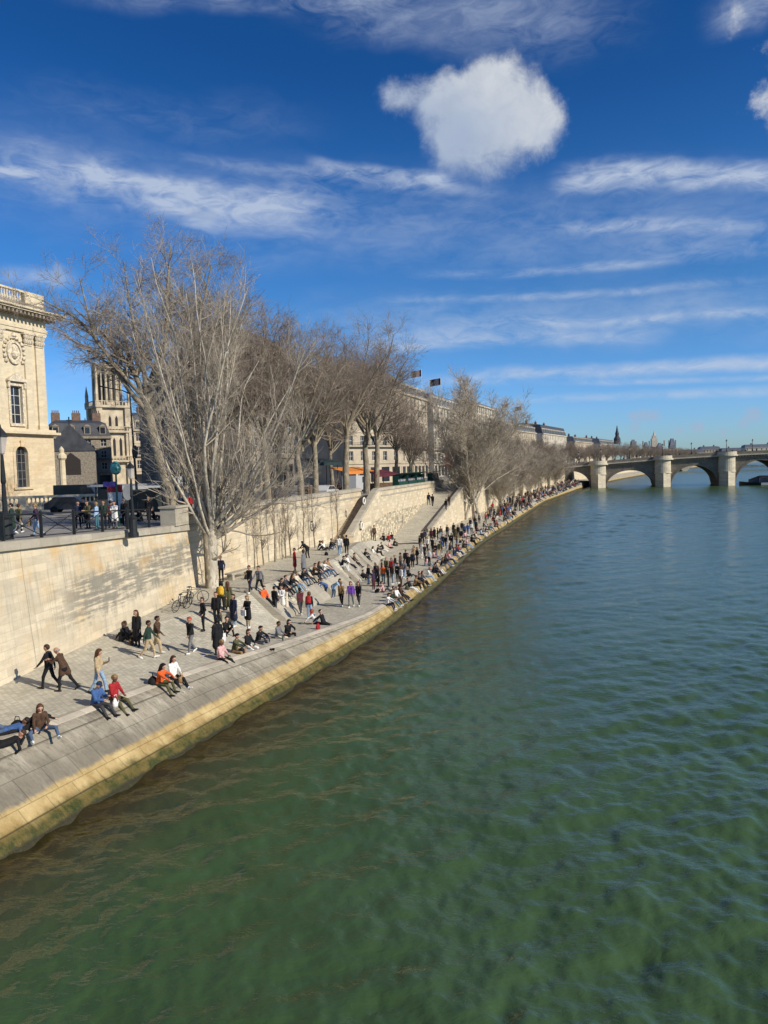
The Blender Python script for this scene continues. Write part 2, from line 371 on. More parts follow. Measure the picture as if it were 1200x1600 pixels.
# ================================================================ quay
def paving(name, col, bw, bh, uvs, dirt=.5, var=.18):
    m, t, b = newmat(name)
    pos = t.n('ShaderNodeNewGeometry').outputs['Position']; uv = t.n('ShaderNodeUVMap').outputs[0]
    br = t.n('ShaderNodeTexBrick', offset=.5, ins={'Vector': t.map(uv, uvs), 'Scale': 1.0, 'Mortar Size': .014, 'Mortar Smooth': .3, 'Brick Width': bw, 'Row Height': bh, 'Color1': (0, 0, 0, 1), 'Color2': (1, 1, 1, 1), 'Mortar': (.5, .5, .5, 1)})
    c = t.mix(t.sep(br.outputs[0])[0], tuple(v * (1 - var) for v in col), tuple(v * (1 + var) for v in col))
    c = t.mix(t.math('MULTIPLY', t.ramp(t.noise(pos, .45, 7, .65), .38, .68), dirt), c, tuple(v * .6 for v in col))
    c = t.mix(t.math('MULTIPLY', t.ramp(t.noise(pos, 1.7, 6, .7), .5, .75), .45), c, tuple(min(1, v * 1.4) for v in col))
    c = t.mix(t.math('MULTIPLY', br.outputs[1], .6), c, tuple(v * .45 for v in col))
    t.t.links.new(c, b.inputs['Base Color']); b.inputs['Roughness'].default_value = .9; b.inputs['Specular IOR Level'].default_value = .2
    h = t.math('SUBTRACT', t.math('MULTIPLY', t.noise(pos, 7, 6), .6), br.outputs[1])
    t.t.links.new(t.n('ShaderNodeBump', ins={'Strength': .4, 'Distance': .03, 'Height': h}).outputs[0], b.inputs['Normal'])
    return m
m_pave = paving('quay_setts', (.52, .475, .365), .22, .14, (1, 1, 1))
m_street = paving('street_paving', (.30, .28, .245), .9, .6, (1, 1, 1))
m_ramp = paving('ramp_setts', (.52, .475, .365), .22, .16, (1, 1, 1))
# the masonry bank: grey weathered stone above, ochre wet band, green weed at the waterline
m_bank, t, b = newmat('bank_masonry')
pos = t.n('ShaderNodeNewGeometry').outputs['Position']; uv = t.n('ShaderNodeUVMap').outputs[0]
U, Vv, _ = t.sep(uv)[:3]; px_, py_, pz_ = t.sep(pos)[:3]
br = t.n('ShaderNodeTexBrick', offset=.5, ins={'Vector': t.map(uv, (1, 4.2, 1)), 'Scale': 1.0, 'Mortar Size': .012, 'Mortar Smooth': .4, 'Brick Width': .95, 'Row Height': 1.0, 'Color1': (0, 0, 0, 1), 'Color2': (1, 1, 1, 1), 'Mortar': (.5, .5, .5, 1)})
grey = t.mix(t.sep(br.outputs[0])[0], (.30, .262, .195), (.38, .335, .25))
grey = t.mix(t.math('MULTIPLY', t.ramp(t.noise(t.map(uv, (.5, 1.6, 1)), 1.0, 7, .68), .47, .74), .85), grey, (.105, .092, .07))
grey = t.mix(t.math('MULTIPLY', t.ramp(t.noise(t.map(uv, (2.2, 1.1, 1)), 1.0, 8, .75), .5, .66), .8), grey, (.50, .45, .35))
grey = t.mix(t.math('MULTIPLY', t.ramp(t.noise(t.map(uv, (5, 5, 1)), 1.0, 6, .75), .45, .66), .55), grey, (.12, .105, .08))
dk = t.ramp(t.math('ADD', Vv, t.math('MULTIPLY', t.noise(t.map(uv, (.7, .5, 1)), 1.0, 4), .5)), .92, .6)
grey = t.mix(t.math('MULTIPLY', t.math('MULTIPLY', dk, t.ramp(py_, 50, 30)), .62), grey, (.12, .105, .08))
och = t.mix(t.ramp(t.noise(t.map(uv, (1.1, 3, 1)), 1.0, 7, .7), .3, .7), (.30, .20, .075), (.54, .41, .195))
wn = t.math('MULTIPLY', t.math('SUBTRACT', t.noise(t.map(uv, (.9, 2, 1)), 1.0, 7, .75), .5), .34)
zz = t.math('ADD', pz_, wn)
weed = t.mix(t.ramp(t.noise(t.map(uv, (2.5, 8, 1)), 1.0, 7, .75), .35, .65), (.028, .040, .006), (.14, .10, .024))
zz2 = t.math('ADD', zz, t.math('MULTIPLY', t.math('SUBTRACT', t.noise(t.map(uv, (6, 2.5, 1)), 1.0, 6, .8), .5), .22))
c = t.mix(t.ramp(zz2, .82, .98), och, grey)
c = t.mix(t.math('MULTIPLY', t.ramp(pz_, .46, .38), .55), c, (.16, .115, .03))
c = t.mix(t.ramp(t.math('ADD', zz2, t.math('MULTIPLY', wn, .9)), .60, .26), c, weed)
c = t.mix(t.ramp(zz, .12, .02), c, (.035, .032, .012))
c = t.mix(t.math('MULTIPLY', br.outputs[1], .25), c, (.10, .085, .06))
gl = t.math('MULTIPLY', t.ramp(t.math('ABSOLUTE', t.math('SUBTRACT', Vv, .73)), .012, .005), t.ramp(py_, 52, 44)); c = t.mix(t.math('MULTIPLY', gl, .75), c, (.05, .042, .03))
lip = t.math('MULTIPLY', t.ramp(t.math('ABSOLUTE', t.math('SUBTRACT', pz_, .40)), .025, .01), .7)
c = t.mix(lip, c, (.04, .032, .014))
t.t.links.new(c, b.inputs['Base Color']); b.inputs['Specular IOR Level'].default_value = .25
t.t.links.new(t.math('ADD', .5, t.math('MULTIPLY', t.ramp(zz, .2, .5), .4)), b.inputs['Roughness'])
h = t.math('SUBTRACT', t.math('MULTIPLY', t.noise(pos, 6, 8, .65), .8), br.outputs[1])
t.t.links.new(t.n('ShaderNodeBump', ins={'Strength': .8, 'Distance': .06, 'Height': h}).outputs[0], b.inputs['Normal'])

ysq = np.concatenate([np.arange(2, 130, .5), np.arange(130, 300, 2.0), np.geomspace(300, 3000, 60)])
qq = np.concatenate([[-.5, -.25], np.linspace(0, 1, 26)])
def bank_fn(a, q):
    t_ = q * t_kerb(a)
    z = np.where(q < 0, q * 3, z_kerb(a) * (1 - np.abs(1 - np.clip(q, 0, 1)) ** 1.55))
    lipd = np.where(z < .40, -.07, 0)                 # the lower course stands a little proud
    return Xw(a) - t_ - lipd, a, z
bank = grid_obj('quay_bank', ysq, qq, bank_fn, m_bank)
tag(bank, 'curved stone river bank with ochre and green tide bands', 'embankment', kind='structure')
def quay_fn(a, q):
    t0 = t_kerb(a); t1 = Xw(a) - wallX(a) + .5
    t_ = t0 + (t1 - t0) * q
    return Xw(a) - t_, a, z_quay(a, t_)
quay = grid_obj('quay_pavement', ysq, np.linspace(0, 1, 40), lambda a, q: quay_fn(a, q), m_pave, smooth=False)
me = quay.data      # paving coordinates in metres
uvl = me.uv_layers[0].data; vi = np.zeros(len(me.loops), np.int32); me.loops.foreach_get('vertex_index', vi)
co = np.zeros(len(me.vertices) * 3, np.float32); me.vertices.foreach_get('co', co); co = co.reshape(-1, 3)
uvl.foreach_set('uv', np.ascontiguousarray(np.stack([co[vi, 1], Xw(co[vi, 1]) - co[vi, 0]], 1), dtype=np.float32).ravel())
tag(quay, 'sett paved lower quay along the river', 'quay', kind='structure')
# kerb stones at the head of the bank
m_kerb = paving('kerb_stone', (.50, .44, .34), 1.1, 1.0, (1, 1, 1), .5, .15)
kerb = grid_obj('quay_kerb', ysq[ysq < 300], np.array([0, .03, .5, .97, 1.0]), lambda a, q: (Xw(a) - t_kerb(a) * .88 - .5 * q, a, z_quay(a, t_kerb(a) * .88 + .5 * q) + .045 * (1 - (2 * q - 1) ** 8)), m_kerb, smooth=False)
tag(kerb, kind='structure')
edge_f = lambda a, q: (edgeX(a) - q, a, z_street(a) + q * 0)
street = grid_obj('street', np.concatenate([np.arange(2, 45.5, 1.5), [45.45, 45.5], np.arange(46.5, 88.4, 1.5), [88.45, 88.5], np.arange(90, 300, 2), np.geomspace(300, 3000, 40)]), np.concatenate([[0, .5], np.geomspace(1, 900, 40)]), edge_f, m_street, smooth=False)
tag(street, 'grey street level above the quay walls', 'street', kind='structure')
ramp = grid_obj('ramp', np.arange(88.5, 134.5, .5), np.linspace(0, 1, 8), lambda a, q: (R_(a) - .25 + (O_(a) - R_(a)) * q, a, z_ramp(a) + 0 * q), m_ramp, smooth=False)
l_ = ramp.data.uv_layers[0].data
for i_ in range(len(l_)): l_[i_].uv = (l_[i_].uv[0], l_[i_].uv[1] * 4.5)
tag(ramp, 'paved ramp climbing from the quay to the street', 'ramp', kind='structure')

def sweep(name, Ys, prof, mat_, parent=None):
    """wall: a closed section in x, z carried along Y"""
    m = MB(); n = None; vs = []; fs = []
    for i, Y in enumerate(Ys):
        p = prof(float(Y)); n = len(p)
        vs += [(float(x), float(Y), float(z)) for x, z in p]
        if i: fs += [((i - 1) * n + k, i * n + k, i * n + (k + 1) % n, (i - 1) * n + (k + 1) % n) for k in range(n)]
    fs += [tuple(range(n)), tuple(range((len(Ys) - 1) * n, len(Ys) * n))[::-1]]
    m.add(vs, fs); return m.build(name, mat_, parent)
zc_near = ip((4, 8.75), (27, 7.8), (45.5, 7.02))
m_near = stone('pale_quay_ashlar', (.62, .53, .38), 1.35, .33, 'Y', .22, .13, (.36, .33, .26), .4, (.62, .47, .27), drip=True)
m_inner = stone('cream_quay_ashlar', (.62, .525, .37), 1.0, .38, 'Y', .5, .2, (.40, .34, .25), .4, (.60, .47, .29))
m_rub = stone('rubble_masonry', (.56, .475, .33), .5, .26, 'Y', .95, .55, (.2, .17, .13), .55)
m_cop = stone('grey_coping', (.42, .375, .29), 1.3, .9, 'Y', .5, .15, (.22, .2, .17), .55)
yn = np.append(np.arange(5, 45.4, 1.5), 45.5)
nw = thing('quay_wall', 'pale weathered ashlar wall below the railing, grey streaks across it', 'wall', (N_(27), 27, 2.4))
def loc_sweep(name, Ys, prof, m_, root):
    o = sweep(name, Ys, prof, m_, root); o.matrix_parent_inverse = Matrix.Translation(-root.location); return o
loc_sweep('wall', yn, lambda Y: [(N_(Y), z_inner(Y) - .8), (N_(Y) - .5, zc_near(Y) - .36), (N_(Y) - 1.7, zc_near(Y) - .36), (N_(Y) - 1.7, z_inner(Y) - .8)], m_near, nw)
loc_sweep('coping', yn, lambda Y: [(N_(Y) - .33, zc_near(Y) - .36), (N_(Y) - .36, zc_near(Y) - .03), (N_(Y) - .42, zc_near(Y)), (N_(Y) - 1.25, zc_near(Y)), (N_(Y) - 1.25, zc_near(Y) - .355)], m_cop, nw)
iw = thing('quay_wall', 'long cream ashlar wall behind the bare trees, left of the stairs', 'wall', (W_(60), 60, 2.8))
yi = np.append(np.arange(45.6, 88, 2), 88.4)
zi = lambda Y: float(min(z_inner(Y), 2.8)) - 1.2
loc_sweep('wall', yi, lambda Y: [(W_(Y), zi(Y)), (W_(Y) - .18, 7.42), (W_(Y) - .85, 7.42), (W_(Y) - .85, zi(Y))], m_inner, iw)
loc_sweep('string_course', yi, lambda Y: [(W_(Y) - .10, 6.72), (W_(Y) - .10, 6.9), (W_(Y) - .3, 6.92), (W_(Y) - .3, 6.70)], m_cop, iw)
loc_sweep('coping', yi, lambda Y: [(W_(Y) - .06, 7.42), (W_(Y) - .10, 7.74), (W_(Y) - .45, 7.83), (W_(Y) - .97, 7.74), (W_(Y) - .97, 7.425)], m_cop, iw)
rw = thing('ramp_wall', 'cream wall between the stairs and the ramp, rubble patch below', 'wall', (R_(90), 90, 2))
yr = np.concatenate([np.arange(76, 88, 1.0), np.arange(88, 170, 3)])
Rx = lambda Y: R_(Y) if Y < 128 else R_(128) + .27 * (Y - 128)
zt = lambda Y: min(7.42, 3.05 + (Y - 76) * .42)
loc_sweep('wall', yr, lambda Y: [(Rx(Y), .4), (Rx(Y) - .15, zt(Y)), (Rx(Y) - .62, zt(Y)), (Rx(Y) - .62, .4)], m_inner, rw)
loc_sweep('rubble_panel', np.arange(79.5, 112, 1.5), lambda Y: [(Rx(Y) + .035, .6), (Rx(Y) - .035, min(4.6, 3.3 + (Y - 79.5) * .12)), (Rx(Y) - .3, min(4.6, 3.3 + (Y - 79.5) * .12)), (Rx(Y) - .3, .6)], m_rub, rw)
loc_sweep('coping', yr, lambda Y: [(Rx(Y) - .02, zt(Y)), (Rx(Y) - .05, zt(Y) + .34), (Rx(Y) - .72, zt(Y) + .34), (Rx(Y) - .72, zt(Y) + .004)], m_cop, rw)
loc_sweep('string_course', np.arange(88, 170, 3), lambda Y: [(Rx(Y) - .06, 6.74), (Rx(Y) - .06, 6.9), (Rx(Y) - .3, 6.92), (Rx(Y) - .3, 6.72)], m_cop, rw)
ow = thing('ramp_wall', 'low cream wall on the river side of the ramp, behind the standing crowd', 'wall', (O_(105), 105, 1))
yo = np.arange(94.5, 134.1, 1.5)
zo = lambda Y: float(z_ramp(Y)) + .45
loc_sweep('wall', yo, lambda Y: [(O_(Y), -.2), (O_(Y) - .1, zo(Y)), (O_(Y) - .5, zo(Y)), (O_(Y) - .5, -.2)], m_inner, ow)
loc_sweep('coping', yo, lambda Y: [(O_(Y) + .04, zo(Y)), (O_(Y) + .02, zo(Y) + .25), (O_(Y) - .6, zo(Y) + .25), (O_(Y) - .6, zo(Y) + .004)], m_cop, ow)
fw = thing('quay_wall', 'far cream quay wall running behind the crowd to the bridge', 'wall', (O_(160), 160, 1))
yf = np.concatenate([np.arange(134.2, 300, 4), np.geomspace(300, 2500, 40)])
loc_sweep('wall', yf, lambda Y: [(O_(Y), -.2), (O_(Y) - .2, 7.5), (O_(Y) - .8, 7.5), (O_(Y) - .8, -.2)], m_inner, fw)
loc_sweep('coping', yf, lambda Y: [(O_(Y) + .04, 7.5), (O_(Y) + .02, 7.85), (O_(Y) - .9, 7.85), (O_(Y) - .9, 7.504)], m_cop, fw)

# stairs
m_step = mat('stair_stone', (.33, .275, .2), .9, .2, 4, .2)
m = MB(); n_ = 27
for i in range(n_):
    y0 = 76 + i * .455; z1 = 2.55 + (i + 1) * (6.88 - 2.55) / n_
    m.add([(W_(y) + .0 if s == 0 else R_(y) - .6, y, z) for z in (z1 - 1.0, z1) for s, y in ((0, y0), (1, y0), (1, 88.44), (0, 88.44))] if i == n_ - 1 else
          [(W_(y) + .0 if s == 0 else R_(y) - .6, y, z) for z in (z1 - .9, z1) for s, y in ((0, y0), (1, y0), (1, y0 + .452), (0, y0 + .452))],
          [(3, 2, 1, 0), (4, 5, 6, 7), (0, 1, 5, 4), (1, 2, 6, 5), (2, 3, 7, 6), (3, 0, 4, 7)])
st = m.build('staircase', m_step); tag(st, 'stone staircase cut into the quay wall, climbing to the street', 'stairs', None, 'thing')
nb = MB()
nb.rbox((R_(76) - .3, 75.75, 2.2), .85, .7, 1.0, .25); nb.rbox((R_(76) - .3, 75.75, 3.2), 1.0, .85, .18, .25)
o = nb.build('newel_block', m_inner, rw); o.matrix_parent_inverse = Matrix.Translation(-rw.location)

# sloping slabs between the two levels of the quay
m_slab = paving('slab_stone', (.42, .375, .29), 1.2, .7, (1, 1, 1), .55, .14)
secs = [(44.2, 47.4, 'bicycles'), (48.6, 52.6, ''), (53.6, 58.4, ''), (59.6, 66.0, ''), (67.2, 74.5, '')]
lab = ['nearest sloping stone slab, orange-jacketed person sitting on it', 'sloping stone slab under the long row of seated people', 'sloping stone slab beside the person in the blue jacket', 'worn pale sloping slab left of the dense standing crowd', 'farthest sloping slab before the foot of the ramp']
for (y0, y1, _x), l in zip(secs, lab):
    A = np.linspace(y0, y1, 8); m = MB(); vs = []
    for Y in A:
        a_ = float(t_kerb(Y) + (t_mid(Y) - t_kerb(Y)) * blend(Y)); x = float(Xw(Y))
        for tt, dz in ((a_ - .5, .02), (a_ - .42, .09), (a_ + 1.5, .10), (a_ + 1.95, .08), (a_ + 2.0, -.4), (a_ - .5, -.4)):
            z = float(z_quay(Y, tt)) if tt < a_ + 1.4 else float(z_inner(Y))
            if tt == a_ - .42: z = float(z_kerb(Y)) + .1
            vs.append((x - tt, Y, z + dz))
    fs = [((i - 1) * 6 + k, i * 6 + k, i * 6 + (k + 1) % 6, (i - 1) * 6 + (k + 1) % 6) for i in range(1, 8) for k in range(6)] + [tuple(range(6)), tuple(range(42, 48))[::-1]]
    m.add(vs, fs); o = m.build('stone_slab', stone('slab_' + str(int(y0)), (.40, .36, .28), 1.1, .5, 'Y', .4, .16, (.2, .17, .13), .5))
    tag(o, l, 'stone slab', 'sloping slabs between the two quay levels', 'thing')
# ================================================================ people: one continuous skin per pose, grown from tapered limbs
def field_mesh(caps, h=.016, k=.03):
    """surface of a smooth union of tapered capsules; returns vertices, quads and the label of each quad"""
    P0 = np.array([c[0] for c in caps], float); P1 = np.array([c[1] for c in caps], float)
    R0 = np.array([c[2] for c in caps]); R1 = np.array([c[3] for c in caps])
    rm = np.maximum(R0, R1)[:, None]
    lo = np.minimum(P0 - rm, P1 - rm).min(0) - 3 * h; hi = np.maximum(P0 + rm, P1 + rm).max(0) + 3 * h
    n = np.ceil((hi - lo) / h).astype(int) + 1
    G = np.full(n, 1.0, np.float32)
    def dist(p, i):
        ba = P1[i] - P0[i]; L = max(1e-9, ba @ ba)
        t_ = np.clip(((p - P0[i]) @ ba) / L, 0, 1)
        return np.sqrt(((p - P0[i] - t_[..., None] * ba) ** 2).sum(-1)) - (R0[i] + (R1[i] - R0[i]) * t_)
    for i in range(len(caps)):
        kk = caps[i][5] if len(caps[i]) > 5 else k
        a = np.floor((np.minimum(P0[i], P1[i]) - rm[i] - kk - 2 * h - lo) / h).astype(int).clip(0)
        b_ = np.minimum(np.ceil((np.maximum(P0[i], P1[i]) + rm[i] + kk + 2 * h - lo) / h).astype(int) + 1, n)
        ax = [np.arange(a[j], b_[j]) * h + lo[j] for j in range(3)]
        p = np.stack(np.meshgrid(*ax, indexing='ij'), -1)
        d = dist(p, i); s_ = np.s_[a[0]:b_[0], a[1]:b_[1], a[2]:b_[2]]; g = G[s_]
        q = np.maximum(kk - np.abs(g - d), 0) / kk
        G[s_] = np.minimum(g, d) - q * q * kk * .25
    ins = G < 0
    c8 = [(x, y, z) for x in (0, 1) for y in (0, 1) for z in (0, 1)]
    sl = lambda x, y, z: np.s_[x:n[0] - 1 + x, y:n[1] - 1 + y, z:n[2] - 1 + z]
    cnt = sum(ins[sl(*c)].astype(int) for c in c8)
    cell = (cnt > 0) & (cnt < 8)
    idx = np.full(cell.shape, -1); ci = np.argwhere(cell); idx[cell] = np.arange(len(ci))
    acc = np.zeros((len(ci), 3)); num = np.zeros(len(ci))
    for a in c8:
        for axis in range(3):
            if a[axis]: continue
            b_ = list(a); b_[axis] = 1
            ga = G[tuple((ci + a).T)]; gb = G[tuple((ci + b_).T)]
            x = (ga < 0) != (gb < 0)
            tt = np.where(x, ga / np.where(x, ga - gb, 1), 0)
            pt = ci + np.array(a, float); pt[:, axis] += tt
            acc += np.where(x[:, None], pt, 0); num += x
    V = acc / num[:, None] * h + lo
    Q = []
    for axis in range(3):
        o1, o2 = (axis + 1) % 3, (axis + 2) % 3
        s0 = [slice(1, n[j] - 1) for j in range(3)]; s0[axis] = slice(0, n[axis] - 1); s1 = list(s0); s1[axis] = slice(1, n[axis])
        A, B = ins[tuple(s0)], ins[tuple(s1)]
        e = np.argwhere(A != B)
        off = np.array([s.start for s in s0]); g = e + off
        def cid(d1, d2):
            q = g.copy(); q[:, o1] -= d1; q[:, o2] -= d2; return idx[tuple(q.T)]
        q = np.stack([cid(1, 1), cid(0, 1), cid(0, 0), cid(1, 0)], 1)
        fl = ~A[tuple(e.T)]
        q[fl] = q[fl][:, ::-1]; Q.append(q)
    Q = np.concatenate(Q)
    cen = V[Q].mean(1)
    D = np.stack([dist(cen, i) for i in range(len(caps))], 1)
    lab = np.array([c[4] for c in caps])[D.argmin(1)]
    return V, Q, lab

SKIN, TOP, LEG, SHOE, EYE_ = 0, 1, 2, 3, 4
def figure(hip=.92, lean=0, tilt=0, legs=((0, 0), (0, 0)), splay=6, arms=((5, 10, 8), (5, 10, 8)), coat=0, puff=0, wide=0, head=0, turn=0, foot=(None, None), hipy=0, skirt=0):
    """caps of a 1.75 m figure facing +y.  legs: (thigh, shin) degrees forward from straight down; arms: (upper, fore, out); lean of the back"""
    c = []; L = rad(lean)
    H0 = np.array([0, hipy, hip]); up = np.array([0, math.sin(L), math.cos(L)]); fw = np.array([0, math.cos(L), -math.sin(L)]); sd = np.array([1., 0, 0])
    P = lambda x, y, z: H0 + sd * x + fw * y + up * z
    b_ = .012 * puff; w = .01 * wide
    for s in (-1, 1):
        c += [(P(.075 * s, 0, -.02), P(.075 * s, 0, .0), .105 + b_, .105 + b_, LEG), (P(.072 * s, 0, .05), P(.07 * s, 0, .2), .112 + b_, .097 + b_, TOP), (P(.07 * s, .0, .16), P(.085 * s, .01, .42), .098 + b_ + w, .095 + b_ + w, TOP),
              (P(.085 * s, 0, .42), P(.145 * s, -.01, .475), .088 + b_, .062 + b_, TOP)]
    c += [(P(0, .0, .12), P(0, 0, .18), .1 + b_, .1 + b_, TOP), (P(0, -.005, .5), P(0, .01, .6), .055, .05, SKIN), (P(0, -.01, .49), P(0, -.01, .53), .075 + b_, .062 + b_, TOP)]
    hd = rad(head); up2 = np.array([0, math.sin(L * .6 + hd), math.cos(L * .6 + hd)]); fw2 = np.array([0, math.cos(L * .6 + hd), -math.sin(L * .6 + hd)])
    tr = rad(turn); sd2 = np.array([math.cos(tr), math.sin(tr), 0]); fw2 = fw2 * math.cos(tr) - sd * math.sin(tr)
    N = P(0, .012, .58)
    Q = lambda x, y, z: N + sd2 * x + fw2 * y + up2 * z
    c += [(Q(0, .0, .13), Q(0, .012, .145), .09, .09, SKIN), (Q(0, .03, .07), Q(0, .02, .12), .062, .08, SKIN), (Q(0, .1, .12), Q(0, .108, .095), .011, .017, SKIN, .012),
          (Q(.088, 0, .11), Q(.09, -.005, .13), .018, .02, SKIN, .01), (Q(-.088, 0, .11), Q(-.09, -.005, .13), .018, .02, SKIN, .01)]
    for s in (-1, 1): c.append((Q(.034 * s, .09, .132), Q(.04 * s, .088, .132), .0115, .0115, EYE_, .004))
    c.append((Q(-.018, .088, .062), Q(.018, .088, .062), .011, .011, EYE_ if False else SKIN, .006))
    hands = []
    for s, (ua, fa, out) in zip((-1, 1), arms):
        sh = P(.172 * s, -.01, .465); o = rad(out); u_ = rad(ua) + L; f_ = rad(fa) + L * .5
        d1 = np.array([s * math.sin(o), math.sin(u_) * math.cos(o), -math.cos(u_) * math.cos(o)])
        el = sh + d1 * .285
        o2 = rad(out * .3) - (rad(28) if fa > 60 else 0)
        d2 = np.array([s * math.sin(o2), math.sin(f_) * math.cos(o2), -math.cos(f_) * math.cos(o2)])
        wr = el + d2 * .245
        c += [(sh, el, .06 + b_, .048 + b_, TOP), (el, wr, .047 + b_, .036 + b_, TOP)]
        sx = np.cross(d2, [0, 0, 1] if abs(d2[2]) < .8 else [0, 1, 0]); sx = sx / np.linalg.norm(sx); nz = np.cross(sx, d2)
        if nz[1] < 0: nz = -nz
        c.append((wr, wr + d2 * .07, .026, .034, SKIN, .012))
        for j, (x, l_) in enumerate(((-.03, .075), (-.01, .088), (.01, .083), (.03, .066))):
            k0 = wr + d2 * .09 + sx * x; k1 = k0 + d2 * l_ * .55 + nz * .012; k2 = k1 + d2 * l_ * .4 + nz * .032
            c += [(k0, k1, .0115, .0105, SKIN, .006), (k1, k2, .0105, .009, SKIN, .006)]
        t0 = wr + d2 * .03 + sx * -.028; c.append((t0, t0 + d2 * .05 + sx * -.028 + nz * .02, .014, .011, SKIN, .008))
        hands.append(wr + d2 * .1)
    for s, (th, shn), ft in zip((-1, 1), legs, foot):
        sp = rad(splay) * s; a, b2 = rad(th), rad(shn)
        hp = H0 + sd * (.092 * s)
        kn = hp + .43 * np.array([math.sin(sp) * (abs(math.sin(a)) * 1.6 + .25), math.sin(a), -math.cos(a)])
        an = kn + .4 * np.array([0, math.sin(b2), -math.cos(b2)])
        c += [(hp, kn, .09 + w, .062 + w * .6, LEG), (kn, an, .06 + w * .8, .044 + w, LEG)]
        fa = rad(b2 * 57.3 if ft is None else ft)
        fd = np.array([.15 * s, math.cos(fa), math.sin(fa)]); fd = fd / np.linalg.norm(fd); dn = np.array([0, math.sin(fa), -math.cos(fa)])
        he = an + dn * .045 - fd * .035
        c += [(an, he, .045, .042, SHOE, .015), (he, he + fd * .12, .042, .04, SHOE, .015), (he + fd * .12, he + fd * .205 - dn * -.008, .04, .027, SHOE, .015)]
        if coat or skirt:
            ln = coat or skirt
            m_ = hp * .55 + H0 * .45
            e_ = m_ + (kn - m_) * min(1, ln) * 1.0
            c.append((P(.05 * s, 0, .12), e_, .12 + b_, .115 + b_ + .02 * ln, TOP if coat else LEG))
            if ln > 1: c.append((e_, kn + (an - kn) * (ln - 1), .13 + b_, .12 + b_, TOP if coat else LEG))
    return c, Q, P, hands

def hair_caps(Q, P, kind):
    c = [(Q(0, -.022, .165), Q(0, -.015, .175), .092, .09, 0), (Q(0, -.05, .12), Q(0, -.045, .15), .075, .08, 0), (Q(-.05, .03, .2), Q(.05, .03, .2), .042, .042, 0)]
    if kind == 'long':
        c += [(Q(-.04, -.06, .1), P(-.05, -.09, .40), .065, .05, 0), (Q(.04, -.06, .1), P(.05, -.09, .40), .065, .05, 0), (Q(.085, .0, .16), Q(.09, .02, .03), .032, .028, 0), (Q(-.085, .0, .16), Q(-.09, .02, .03), .032, .028, 0)]
    if kind == 'bob':
        c += [(Q(-.06, -.04, .12), Q(-.07, -.03, .02), .05, .045, 0), (Q(.06, -.04, .12), Q(.07, -.03, .02), .05, .045, 0)]
    if kind == 'bun': c += [(Q(0, -.12, .2), Q(0, -.13, .2), .045, .045, 0)]
    if kind == 'cap': c = [(Q(0, -.005, .185), Q(0, -.005, .175), .098, .1, 0), (Q(-.04, .1, .165), Q(.04, .1, .165), .016, .016, 0, .02), (Q(-.03, .14, .155), Q(.03, .14, .155), .012, .012, 0, .03)]
    if kind == 'bald': c = [(Q(-.07, -.055, .1), Q(.07, -.055, .1), .045, .045, 0)]
    return c

